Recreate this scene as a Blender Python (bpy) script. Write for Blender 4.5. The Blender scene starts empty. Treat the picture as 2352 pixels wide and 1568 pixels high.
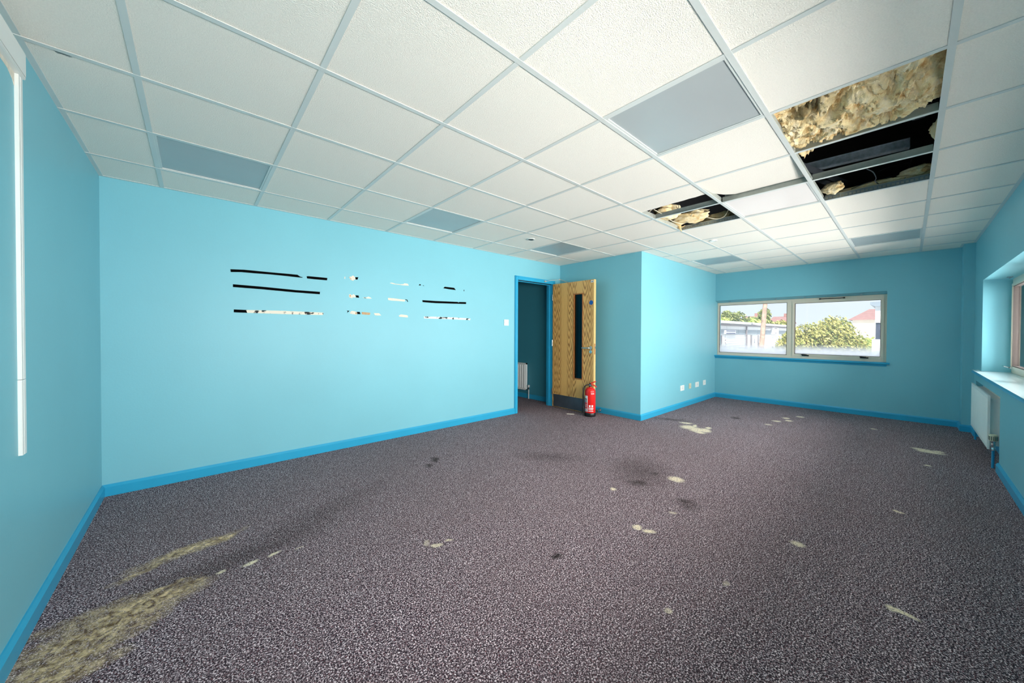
import bpy, bmesh, math, random
from mathutils import Vector, Matrix, noise
random.seed(7)
R = math.radians
SC = bpy.context.scene
COL = SC.collection

# ------------------------------------------------------------------ camera
H = 2.356                                   # ceiling height
CAM = Vector((0.1833, -3.4975, 1.2234))
F_PX, SY, YAW, PIT, ROL = 814.84, -11.79, 0.8404, -0.0113, 0.0038
_d = Vector((math.cos(YAW)*math.cos(PIT), math.sin(YAW)*math.cos(PIT), math.sin(PIT)))
_r = Vector((math.sin(YAW), -math.cos(YAW), 0)); _u = _r.cross(_d)
_r2 = _r*math.cos(ROL) + _u*math.sin(ROL); _u2 = _u*math.cos(ROL) - _r*math.sin(ROL)
cd = bpy.data.cameras.new('camera'); cam = bpy.data.objects.new('camera', cd); COL.objects.link(cam)
m = Matrix((_r2, _u2, -_d)).transposed().to_4x4(); m.translation = CAM
cam.matrix_world = m
cd.sensor_width = 36; cd.lens = F_PX/2352*36; cd.shift_y = SY/2352
cd.clip_start = 0.05; cd.clip_end = 500
SC.camera = cam

def at(px, py, ax, v):
    """photograph pixel -> the point of a wall / floor plane that it shows"""
    r = _d + _r2*((px-1176)/F_PX) - _u2*((py-784-SY)/F_PX)
    i = 'XYZ'.index(ax)
    return CAM + r*((v-CAM[i])/r[i])

# ------------------------------------------------------------------ world, sun, added fill lamps, exposure
w = bpy.data.worlds.new('world'); SC.world = w; w.use_nodes = True
nt = w.node_tree; nt.nodes.clear()
tc = nt.nodes.new('ShaderNodeTexCoord'); sp = nt.nodes.new('ShaderNodeSeparateXYZ')
rp = nt.nodes.new('ShaderNodeValToRGB'); bg = nt.nodes.new('ShaderNodeBackground'); wo = nt.nodes.new('ShaderNodeOutputWorld')
nt.links.new(tc.outputs['Generated'], sp.inputs[0]); nt.links.new(sp.outputs[2], rp.inputs[0])
rp.color_ramp.elements[0].color = (0.76, 0.82, 0.90, 1); rp.color_ramp.elements[1].color = (0.42, 0.60, 0.88, 1)
nt.links.new(rp.outputs[0], bg.inputs[0]); nt.links.new(bg.outputs[0], wo.inputs[0])
bg.inputs[1].default_value = 1.25
sl = bpy.data.lights.new('sun', 'SUN'); sl.energy = 6.5; sl.angle = R(1.0); sl.color = (1, .96, .9)
so = bpy.data.objects.new('sun', sl); COL.objects.link(so)
so.rotation_euler = Vector((-0.9, -0.3, 1.0)).to_track_quat('Z', 'Y').to_euler()
def area_fill(name, loc, rot, sx, sy, e, col):
    l = bpy.data.lights.new(name, 'AREA'); l.shape = 'RECTANGLE'; l.size = sx; l.size_y = sy; l.energy = e; l.color = col
    o = bpy.data.objects.new(name, l); COL.objects.link(o); o.location = loc; o.rotation_euler = rot
    return o
# area lamps added outside the long window, boosting its daylight
area_fill('window_daylight_fill', (3.3, -4.47, 1.45), (R(73), 0, 0), 7.0, 1.2, 465, (1.0, 0.972, 0.965))
area_fill('ceiling_fill_lamp', (3.0, -4.60, 0.98), (R(103), 0, 0), 7.4, 1.0, 190, (1.0, 0.955, 0.93))  # added lamp, tilted up to brighten the ceiling
SC.view_settings.view_transform = 'Standard'; SC.view_settings.look = 'None'
SC.view_settings.exposure = 0.05; SC.view_settings.gamma = 1.0; SC.view_settings.use_curve_mapping = False
SC.cycles.max_bounces = 12; SC.cycles.diffuse_bounces = 8; SC.cycles.transparent_max_bounces = 12

# ------------------------------------------------------------------ materials
def lin(c):
    return tuple((x/255/12.92 if x/255 <= .04045 else ((x/255+.055)/1.055)**2.4) for x in c) + (1,)
def mat(name, rgb, rough=.5, metal=0, spec=.5, var=0, vscale=4, bump=0, bscale=60, detail=3):
    m = bpy.data.materials.new(name); m.use_nodes = True; n = m.node_tree; b = n.nodes['Principled BSDF']
    c = lin(rgb)
    b.inputs['Base Color'].default_value = c; b.inputs['Roughness'].default_value = rough
    b.inputs['Metallic'].default_value = metal; b.inputs['Specular IOR Level'].default_value = spec
    t = n.nodes.new('ShaderNodeTexCoord')
    if var:
        z = n.nodes.new('ShaderNodeTexNoise'); z.inputs['Scale'].default_value = vscale; z.inputs['Detail'].default_value = detail
        r = n.nodes.new('ShaderNodeValToRGB')
        r.color_ramp.elements[0].position = .3; r.color_ramp.elements[1].position = .7
        r.color_ramp.elements[0].color = tuple(x*(1-var) for x in c[:3])+(1,)
        r.color_ramp.elements[1].color = tuple(min(1, x*(1+var)) for x in c[:3])+(1,)
        n.links.new(t.outputs['Object'], z.inputs['Vector']); n.links.new(z.outputs['Fac'], r.inputs[0]); n.links.new(r.outputs[0], b.inputs['Base Color'])
    if bump:
        z = n.nodes.new('ShaderNodeTexNoise'); z.inputs['Scale'].default_value = bscale; z.inputs['Detail'].default_value = 4
        u = n.nodes.new('ShaderNodeBump'); u.inputs['Strength'].default_value = bump; u.inputs['Distance'].default_value = .004
        n.links.new(t.outputs['Object'], z.inputs['Vector']); n.links.new(z.outputs['Fac'], u.inputs['Height']); n.links.new(u.outputs[0], b.inputs['Normal'])
    return m
M = {}
M['wall'] = mat('wall_paint', (127, 193, 207), .42, spec=.35, var=.025, vscale=1.3, bump=.08, bscale=90)
M['skirt'] = mat('blue_gloss_paint', (44, 164, 205), .3, var=.03, vscale=3, bump=.05, bscale=30)
M['corr'] = mat('shaded_wall_paint', (70, 150, 168), .5, var=.03, vscale=1.5)  # same wall paint, with the corridor's shade put into the colour
M['white'] = mat('white_plastic', (236, 236, 232), .35, var=.015, vscale=6)
M['tile'] = mat('mineral_tile', (250, 241, 230), .9, spec=.1, var=.035, vscale=160, bump=.9, bscale=230)
M['tee'] = mat('white_steel_grid', (214, 216, 212), .35, var=.02, vscale=5)
M['teeweb'] = mat('galvanised_web', (178, 180, 172), .45, metal=.25, var=.1, vscale=20)
M['diff'] = mat('opal_diffuser', (176, 180, 180), .22, var=.03, vscale=2)
M['diff_reflect'] = mat('painted_reflection_diffuser', (236, 226, 222), .25, var=.02, vscale=2)  # diffuser colour lightened to paint in the window's reflection
M['frame'] = mat('cream_window_frame', (232, 216, 196), .38, var=.02, vscale=3)
M['gasket'] = mat('brown_gasket', (84, 74, 70), .6)
M['dark'] = mat('black_plastic', (18, 18, 20), .4)
M['void'] = mat('void_dark', (26, 25, 26), .85, var=.2, vscale=2)
M['galv'] = mat('galvanised_steel', (150, 162, 172), .4, metal=.8, var=.18, vscale=45, detail=6)
M['galvl'] = mat('dull_galvanised_channel', (176, 188, 200), .5, metal=.25, var=.2, vscale=40, detail=6)
M['dsteel'] = mat('dull_dark_steel', (74, 78, 84), .5, metal=.3, var=.15, vscale=9)
M['chrome'] = mat('satin_chrome', (205, 210, 212), .2, metal=1)
M['kick'] = mat('brushed_steel_plate', (110, 118, 128), .38, metal=.75, var=.12, vscale=7)
M['red'] = mat('red_gloss_paint', (222, 32, 28), .28, var=.02, vscale=6)
M['label'] = mat('label_white', (238, 232, 232), .5)
M['bluesign'] = mat('blue_sign', (22, 92, 170), .4)
M['bead'] = mat('hardwood_bead', (176, 112, 58), .4, var=.15, vscale=30)
M['edge'] = mat('oak_lipping', (238, 196, 128), .4, var=.06, vscale=12)
M['valve'] = mat('aged_plastic', (214, 206, 178), .5, var=.05, vscale=20)
M['cable'] = mat('pale_cable', (214, 204, 180), .5)
M['wire'] = mat('grey_wire', (150, 150, 150), .4, metal=.5)
M['plaster'] = mat('bare_plaster', (232, 220, 204), .9, var=.08, vscale=60, bump=.4, bscale=200)
M['plasterb'] = mat('brown_paper', (196, 160, 122), .9, var=.12, vscale=60)
M['tape'] = mat('black_tape', (6, 6, 7), .95, spec=.05, var=.3, vscale=90)
M['radiator'] = mat('radiator_enamel', (246, 247, 243), .3, var=.015, vscale=5)
M['blue_pipe'] = mat('painted_pipe', (40, 150, 196), .35, var=.05, vscale=20)

def tapemix(name, s0, thr, dark=(12, 12, 12), pale=(238, 226, 208)):
    m = mat(name, pale, .7); n = m.node_tree; b = n.nodes['Principled BSDF']
    t = n.nodes.new('ShaderNodeTexCoord'); z = n.nodes.new('ShaderNodeTexNoise'); z.inputs['Scale'].default_value = s0; z.inputs['Detail'].default_value = 5
    r = n.nodes.new('ShaderNodeValToRGB'); r.color_ramp.elements[0].position = thr-.04; r.color_ramp.elements[1].position = thr+.04
    r.color_ramp.elements[0].color = lin(dark); r.color_ramp.elements[1].color = lin(pale)
    n.links.new(t.outputs['Object'], z.inputs[0]); n.links.new(z.outputs['Fac'], r.inputs[0]); n.links.new(r.outputs[0], b.inputs['Base Color'])
    return m
M['tapefleck'] = tapemix('flecked_tape', 30, .42)
M['tapetorn'] = tapemix('torn_tape', 26, .46, pale=(246, 244, 242))

def oak():
    m = mat('oak_veneer', (196, 158, 92), .42); n = m.node_tree; b = n.nodes['Principled BSDF']; L = n.links.new
    t = n.nodes.new('ShaderNodeTexCoord'); s = n.nodes.new('ShaderNodeSeparateXYZ'); L(t.outputs['Object'], s.inputs[0])
    def mth(op, a, bb=None, c=None):
        q = n.nodes.new('ShaderNodeMath'); q.operation = op
        for i, v in enumerate((a, bb, c)):
            if v is None: continue
            if isinstance(v, (int, float)): q.inputs[i].default_value = v
            else: L(v, q.inputs[i])
        return q.outputs[0]
    # cathedral grain in mirrored strips of veneer: V shapes down each 0.12 m leaf
    fr = mth('PINGPONG', mth('ADD', s.outputs[1], 2.97), .15)
    nz = n.nodes.new('ShaderNodeTexNoise'); nz.inputs['Scale'].default_value = 1.0; nz.inputs['Detail'].default_value = 3
    mp = n.nodes.new('ShaderNodeMapping'); mp.inputs['Scale'].default_value = (9, 9, 1.6); L(t.outputs['Object'], mp.inputs[0]); L(mp.outputs[0], nz.inputs[0])
    x2 = mth('MULTIPLY', mth('POWER', mth('ABSOLUTE', mth('SUBTRACT', fr, .045)), 1.3), 9.5)
    zz = mth('SUBTRACT', mth('ADD', mth('MULTIPLY', s.outputs[2], 1.0), mth('MULTIPLY', nz.outputs['Fac'], .40)), x2)
    wv = mth('SINE', mth('MULTIPLY', zz, 50.0))
    ln = mth('POWER', mth('MULTIPLY_ADD', wv, .5, .5), 2.5)
    pl = n.nodes.new('ShaderNodeMapRange'); pl.inputs[1].default_value = .085; pl.inputs[2].default_value = .10; pl.inputs[3].default_value = 1.0; pl.inputs[4].default_value = .12; L(fr, pl.inputs[0]); ln = mth('MULTIPLY', ln, pl.outputs[0])
    fine = n.nodes.new('ShaderNodeTexNoise'); fine.inputs['Scale'].default_value = 1.0; fine.inputs['Detail'].default_value = 4
    mp2 = n.nodes.new('ShaderNodeMapping'); mp2.inputs['Scale'].default_value = (180, 180, 4); L(t.outputs['Object'], mp2.inputs[0]); L(mp2.outputs[0], fine.inputs[0])
    amt = mth('MULTIPLY', ln, .62)
    amt = mth('ADD', amt, mth('MULTIPLY', fine.outputs['Fac'], .3))
    r = n.nodes.new('ShaderNodeValToRGB'); r.color_ramp.elements[0].position = .1; r.color_ramp.elements[1].position = .9
    r.color_ramp.elements[0].color = lin((242, 188, 112)); r.color_ramp.elements[1].color = lin((138, 74, 20))
    L(amt, r.inputs[0]); L(r.outputs[0], b.inputs['Base Color'])
    return m
M['oak'] = oak()

def wool():
    m = mat('mineral_wool', (236, 206, 146), .95, spec=.05); n = m.node_tree; b = n.nodes['Principled BSDF']; L = n.links.new
    t = n.nodes.new('ShaderNodeTexCoord'); z = n.nodes.new('ShaderNodeTexNoise'); z.inputs['Scale'].default_value = 13; z.inputs['Detail'].default_value = 6; z.inputs['Distortion'].default_value = 1.2
    r = n.nodes.new('ShaderNodeValToRGB'); e = r.color_ramp.elements
    e[0].position = .25; e[0].color = lin((222, 166, 98)); e[1].position = .75; e[1].color = lin((255, 246, 222))
    q = e.new(.45); q.color = lin((255, 230, 178)); q = e.new(.6); q.color = lin((255, 234, 196))
    L(t.outputs['Object'], z.inputs[0]); L(z.outputs['Fac'], r.inputs[0])
    # grimy patch
    mp = n.nodes.new('ShaderNodeMapping'); mp.vector_type = 'TEXTURE'; mp.inputs['Location'].default_value = (2.60, -3.12, 2.42); mp.inputs['Scale'].default_value = (.15, .11, .4)
    z2 = n.nodes.new('ShaderNodeTexNoise'); z2.inputs['Scale'].default_value = 16; z2.inputs['Detail'].default_value = 4
    ad = n.nodes.new('ShaderNodeVectorMath'); ad.operation = 'LENGTH'; L(t.outputs['Object'], mp.inputs[0]); L(mp.outputs[0], ad.inputs[0])
    L(t.outputs['Object'], z2.inputs[0])
    s = n.nodes.new('ShaderNodeMath'); s.operation = 'MULTIPLY_ADD'; s.inputs[1].default_value = 1.8; L(z2.outputs['Fac'], s.inputs[0]); L(ad.outputs['Value'], s.inputs[2])
    k = n.nodes.new('ShaderNodeMapRange'); k.inputs[1].default_value = 1.0; k.inputs[2].default_value = 1.9; k.inputs[3].default_value = .8; k.inputs[4].default_value = 0
    L(s.outputs[0], k.inputs[0])
    mx = n.nodes.new('ShaderNodeMix'); mx.data_type = 'RGBA'; mx.inputs[7].default_value = lin((112, 104, 78)); L(k.outputs[0], mx.inputs[0]); L(r.outputs[0], mx.inputs[6])
    L(mx.outputs[2], b.inputs['Base Color'])
    zb = n.nodes.new('ShaderNodeTexNoise'); zb.inputs['Scale'].default_value = 60; zb.inputs['Detail'].default_value = 6; zb.inputs['Distortion'].default_value = 2
    u = n.nodes.new('ShaderNodeBump'); u.inputs['Strength'].default_value = .7; u.inputs['Distance'].default_value = .01
    L(t.outputs['Object'], zb.inputs[0]); L(zb.outputs['Fac'], u.inputs['Height']); L(u.outputs[0], b.inputs['Normal'])
    return m
M['wool'] = wool()

def carpet():
    m = mat('speckled_carpet', (70, 60, 70), .95, spec=.08); n = m.node_tree; b = n.nodes['Principled BSDF']; L = n.links.new
    t = n.nodes.new('ShaderNodeTexCoord'); P = t.outputs['Object']
    def noise_(s, d=2, dist=0):
        z = n.nodes.new('ShaderNodeTexNoise'); z.inputs['Scale'].default_value = s; z.inputs['Detail'].default_value = d; z.inputs['Distortion'].default_value = dist
        L(P, z.inputs[0]); return z
    def mth(op, a, bb=None, cl=False):
        q = n.nodes.new('ShaderNodeMath'); q.operation = op; q.use_clamp = cl
        for i, v in enumerate((a, bb)):
            if v is None: continue
            if isinstance(v, (int, float)): q.inputs[i].default_value = v
            else: L(v, q.inputs[i])
        return q.outputs[0]
    def mix(f, a, c):
        q = n.nodes.new('ShaderNodeMix'); q.data_type = 'RGBA'
        if isinstance(f, (int, float)): q.inputs[0].default_value = f
        else: L(f, q.inputs[0])
        for i, v in ((6, a), (7, c)):
            if isinstance(v, tuple): q.inputs[i].default_value = v
            else: L(v, q.inputs[i])
        return q.outputs[2]
    sp_ = noise_(185, 2.2, .7)
    r = n.nodes.new('ShaderNodeValToRGB'); e = r.color_ramp.elements
    e[0].position = .41; e[0].color = lin((36, 27, 38)); e[1].position = .64; e[1].color = lin((255, 236, 240))
    q = e.new(.49); q.color = lin((84, 68, 75)); q = e.new(.56); q.color = lin((158, 136, 142))
    L(sp_.outputs['Fac'], r.inputs[0])
    rc = noise_(150, 1); rm = n.nodes.new('ShaderNodeMapRange'); rm.inputs[1].default_value = .62; rm.inputs[2].default_value = .7; rm.inputs[4].default_value = .45
    L(rc.outputs['Fac'], rm.inputs[0])
    col = mix(rm.outputs[0], r.outputs[0], lin((150, 60, 70)))
    # worn / flattened large scale variation
    big = noise_(.9, 3); bm_ = n.nodes.new('ShaderNodeMapRange'); bm_.inputs[1].default_value = .35; bm_.inputs[2].default_value = .7; bm_.inputs[3].default_value = .0; bm_.inputs[4].default_value = .28
    L(big.outputs['Fac'], bm_.inputs[0]); col = mix(bm_.outputs[0], col, lin((116, 98, 98)))
    # distorted coordinates for stains
    dn = noise_(9, 4); sb = n.nodes.new('ShaderNodeVectorMath'); sb.operation = 'SUBTRACT'; sb.inputs[1].default_value = (.5, .5, .5); L(dn.outputs['Color'], sb.inputs[0])
    scl = n.nodes.new('ShaderNodeVectorMath'); scl.operation = 'SCALE'; scl.inputs[3].default_value = .13; L(sb.outputs[0], scl.inputs[0])
    ad = n.nodes.new('ShaderNodeVectorMath'); ad.operation = 'ADD'; L(P, ad.inputs[0]); L(scl.outputs[0], ad.inputs[1])
    flat = n.nodes.new('ShaderNodeVectorMath'); flat.operation = 'MULTIPLY'; flat.inputs[1].default_value = (1, 1, 0); L(ad.outputs[0], flat.inputs[0])
    def stains(lst, soft):
        acc = None
        for (x, y, a, sx, sy, k) in lst:
            mp = n.nodes.new('ShaderNodeMapping'); mp.vector_type = 'TEXTURE'
            mp.inputs['Location'].default_value = (x, y, 0); mp.inputs['Rotation'].default_value = (0, 0, R(a)); mp.inputs['Scale'].default_value = (sx, sy, 1)
            L(flat.outputs[0], mp.inputs[0])
            ln = n.nodes.new('ShaderNodeVectorMath'); ln.operation = 'LENGTH'; L(mp.outputs[0], ln.inputs[0])
            mr = n.nodes.new('ShaderNodeMapRange'); mr.inputs[1].default_value = 1.0+soft; mr.inputs[2].default_value = 1.0-soft; mr.inputs[3].default_value = 0; mr.inputs[4].default_value = k
            L(ln.outputs['Value'], mr.inputs[0])
            acc = mr.outputs[0] if acc is None else mth('MAXIMUM', acc, mr.outputs[0])
        return acc
    def spot(px, py, hw, hh, k=.9):
        c = at(px, py, 'Z', 0); r1 = (at(px+hw, py, 'Z', 0)-c).length; d1 = at(px, py-hh, 'Z', 0)-c
        return (c.x, c.y, math.degrees(math.atan2(d1.y, d1.x)), max(d1.length, .008), max(r1, .008), k)
    dark = stains([spot(*q) for q in [(1470, 1080, 48, 24, .4), (1465, 1108, 22, 6, .7), (1500, 1087, 12, 4, .6), (1572, 1150, 14, 5, .65), (1582, 1160, 20, 8, .45), (1283, 1277, 9, 5, .9),
                   (998, 1055, 6, 4, .8), (988, 1068, 8, 3, .7), (1690, 960, 8, 2, .7), (1540, 963, 30, 2, .5), (1260, 1048, 60, 8, .35)]] + [(.35, -1.1, 10, .45, .09, .4), (.7, -.95, 25, .5, .12, .3)], .7)
    col = mix(dark, col, lin((34, 30, 26)))
    # pale adhesive residue, broken up by the carpet loops
    scl2 = n.nodes.new('ShaderNodeVectorMath'); scl2.operation = 'SCALE'; scl2.inputs[3].default_value = .06; L(sb.outputs[0], scl2.inputs[0])
    ad2 = n.nodes.new('ShaderNodeVectorMath'); ad2.operation = 'ADD'; L(P, ad2.inputs[0]); L(scl2.outputs[0], ad2.inputs[1])
    flat_big = flat; flat = n.nodes.new('ShaderNodeVectorMath'); flat.operation = 'MULTIPLY'; flat.inputs[1].default_value = (1, 1, 0); L(ad2.outputs[0], flat.inputs[0])
    pale = stains([spot(*q) for q in [(1583, 981, 17, 4), (1600, 987, 14, 5), (1619, 988, 12, 4), (1575, 971, 12, 1.6), (1628, 983, 5, 2), (1608, 993, 11, 2), (1597, 978, 4, 3),
                   (1555, 1101, 15, 5, .85), (1410, 1123, 7, 3, .95), (1462, 1209, 9, 4), (1487, 1219, 12, 4), (1547, 1177, 9, 2.5, .5), (1830, 1248, 12, 5, .8),
                   (2052, 1399, 14, 6, .97), (2070, 1407, 16, 5, .97), (2088, 1415, 13, 4, .9), (2112, 1031, 12, 2, .9), (2126, 1035, 13, 3.5), (2143, 1039, 15, 2.5), (2154, 1037, 9, 1.6),
                   (2131, 1069, 6, 1.5, .8), (2066, 1175, 9, 2, .85), (1004, 1253, 13, 4, .75), (1032, 1241, 10, 3, .6), (983, 1247, 6, 7, .4), (1535, 1404, 8, 5, .6), (1668, 1340, 7, 5, .4),
                   (1805, 960, 6, 1.3), (1838, 957, 6, 1.3), (1812, 966, 6, 1.3), (1785, 967, 8, 1.2, .8), (1765, 975, 8, 1.2, .6), (2008, 985, 5, 1.2, .8)]] +
                  [(.40, -1.20, 12, .032, .014, .9), (.51, -1.19, 14, .026, .010, .85), (.62, -1.205, 14, .022, .005, .7), (.288, -1.178, 20, .018, .016, .8)], .35)
    flat = flat_big
    pf = noise_(95, 3, .5); pk = n.nodes.new('ShaderNodeMapRange'); pk.inputs[1].default_value = .36; pk.inputs[2].default_value = .5; pk.inputs[3].default_value = .25; L(pf.outputs['Fac'], pk.inputs[0])
    col = mix(mth('MULTIPLY', pale, pk.outputs[0]), col, lin((244, 226, 196)))
    worn = stains([(.16, -.82, 12, .20, .042, .95), (.30, -.80, 8, .07, .034, 1.0), (.0, -.90, 30, .10, .024, .85), (.0, -1.235, 5, .20, .065, 1.0), (-.12, -1.31, 6, .22, .065, 1.0),
                   (-.18, -1.42, 8, .18, .06, 1.0), (.15, -1.20, 10, .08, .02, .9), (.07, -1.15, 8, .09, .016, .85), (-.17, -1.17, 8, .16, .045, .6), (-.2, -1.52, 0, .16, .05, .95), (-.05, -1.37, 6, .12, .03, .8)], .5)
    wn = noise_(26, 4, 1.0); wr = n.nodes.new('ShaderNodeValToRGB'); wr.color_ramp.elements[0].position = .35; wr.color_ramp.elements[1].position = .68
    wr.color_ramp.elements[0].color = lin((112, 88, 62)); wr.color_ramp.elements[1].color = lin((244, 212, 168)); L(wn.outputs['Fac'], wr.inputs[0])
    wb = noise_(70, 2, .5); wk = n.nodes.new('ShaderNodeMapRange'); wk.inputs[1].default_value = .38; wk.inputs[2].default_value = .55; wk.inputs[3].default_value = .45; L(wb.outputs['Fac'], wk.inputs[0])
    col = mix(mth('MULTIPLY', worn, wk.outputs[0]), col, wr.outputs[0])
    L(col, b.inputs['Base Color'])
    u = n.nodes.new('ShaderNodeBump'); u.inputs['Strength'].default_value = .8; u.inputs['Distance'].default_value = .006
    L(sp_.outputs['Fac'], u.inputs['Height']); L(u.outputs[0], b.inputs['Normal'])
    return m
M['carpet'] = carpet()

def tile_stained():
    m = M['tile'].copy(); n = m.node_tree; b = n.nodes['Principled BSDF']; L = n.links.new
    old = b.inputs['Base Color'].links[0].from_socket
    t = n.nodes.new('ShaderNodeTexCoord'); z = n.nodes.new('ShaderNodeTexNoise'); z.inputs['Scale'].default_value = 45; z.inputs['Detail'].default_value = 3
    L(t.outputs['Object'], z.inputs[0]); acc = None
    for (x, y, a, sx, sy) in [(-.215, -1.18, 0, .02, .012), (-.17, -1.20, 20, .018, .01), (-.25, -1.2, 0, .009, .009), (-.08, -1.22, 0, .012, .007)]:
        mp = n.nodes.new('ShaderNodeMapping'); mp.vector_type = 'TEXTURE'; mp.inputs['Location'].default_value = (x, y, H); mp.inputs['Rotation'].default_value = (0, 0, R(a)); mp.inputs['Scale'].default_value = (sx*1.5, sy*1.5, 1)
        L(t.outputs['Object'], mp.inputs[0]); q = n.nodes.new('ShaderNodeVectorMath'); q.operation = 'LENGTH'; L(mp.outputs[0], q.inputs[0])
        s = n.nodes.new('ShaderNodeMath'); s.operation = 'MULTIPLY_ADD'; s.inputs[1].default_value = 1.6; L(z.outputs['Fac'], s.inputs[0]); L(q.outputs['Value'], s.inputs[2])
        k = n.nodes.new('ShaderNodeMapRange'); k.inputs[1].default_value = 1.85; k.inputs[2].default_value = 1.35; L(s.outputs[0], k.inputs[0])
        if acc is None: acc = k.outputs[0]
        else:
            g = n.nodes.new('ShaderNodeMath'); g.operation = 'MAXIMUM'; L(acc, g.inputs[0]); L(k.outputs[0], g.inputs[1]); acc = g.outputs[0]
    mx = n.nodes.new('ShaderNodeMix'); mx.data_type = 'RGBA'; mx.inputs[7].default_value = lin((92, 108, 110)); L(acc, mx.inputs[0]); L(old, mx.inputs[6]); L(mx.outputs[2], b.inputs['Base Color'])
    return m
M['tile_stain'] = tile_stained()

def glass(name, glare_top=None, glare_bot=None):
    m = bpy.data.materials.new(name); m.use_nodes = True; n = m.node_tree; n.nodes.clear(); L = n.links.new
    o = n.nodes.new('ShaderNodeOutputMaterial'); tr = n.nodes.new('ShaderNodeBsdfTransparent'); gl = n.nodes.new('ShaderNodeBsdfGlossy'); gl.inputs['Roughness'].default_value = .02
    tr.inputs[0].default_value = (.96, .98, .97, 1)
    fr = n.nodes.new('ShaderNodeFresnel'); fr.inputs[0].default_value = 1.45; mx = n.nodes.new('ShaderNodeMixShader')
    L(fr.outputs[0], mx.inputs[0]); L(tr.outputs[0], mx.inputs[1]); L(gl.outputs[0], mx.inputs[2]); out = mx.outputs[0]
    if glare_top:   # glare over the dusty lower pane, painted as a white film
        t = n.nodes.new('ShaderNodeTexCoord'); s = n.nodes.new('ShaderNodeSeparateXYZ'); L(t.outputs['Object'], s.inputs[0])
        z = n.nodes.new('ShaderNodeTexNoise'); z.inputs['Scale'].default_value = 14; z.inputs['Detail'].default_value = 5; L(t.outputs['Object'], z.inputs[0])
        a = n.nodes.new('ShaderNodeMath'); a.operation = 'MULTIPLY_ADD'; a.inputs[1].default_value = .05; L(z.outputs['Fac'], a.inputs[0]); L(s.outputs[2], a.inputs[2])
        k = n.nodes.new('ShaderNodeMapRange'); k.interpolation_type = 'SMOOTHSTEP'; k.inputs[1].default_value = glare_top+.025; k.inputs[2].default_value = glare_bot+.025; k.inputs[3].default_value = .05; k.inputs[4].default_value = .93; L(a.outputs[0], k.inputs[0])
        tl = n.nodes.new('ShaderNodeBsdfTranslucent'); tl.inputs[0].default_value = (.98, .98, .98, 1)
        m2 = n.nodes.new('ShaderNodeMixShader'); L(k.outputs[0], m2.inputs[0]); L(out, m2.inputs[1]); L(tl.outputs[0], m2.inputs[2]); out = m2.outputs[0]
    L(out, o.inputs[0]); return m
M['glass'] = glass('clear_glass'); M['glass_glare'] = glass('painted_glare_glass', 1.06, .87)
M['glass_dark'] = glass('shade_tinted_door_glass'); M['glass_dark'].node_tree.nodes['Transparent BSDF'].inputs[0].default_value = (.22, .36, .42, 1)  # tint puts the shade behind the door into the glass
M['glass_door'] = mat('door_glass', (8, 60, 74), .08, spec=.7)

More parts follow.
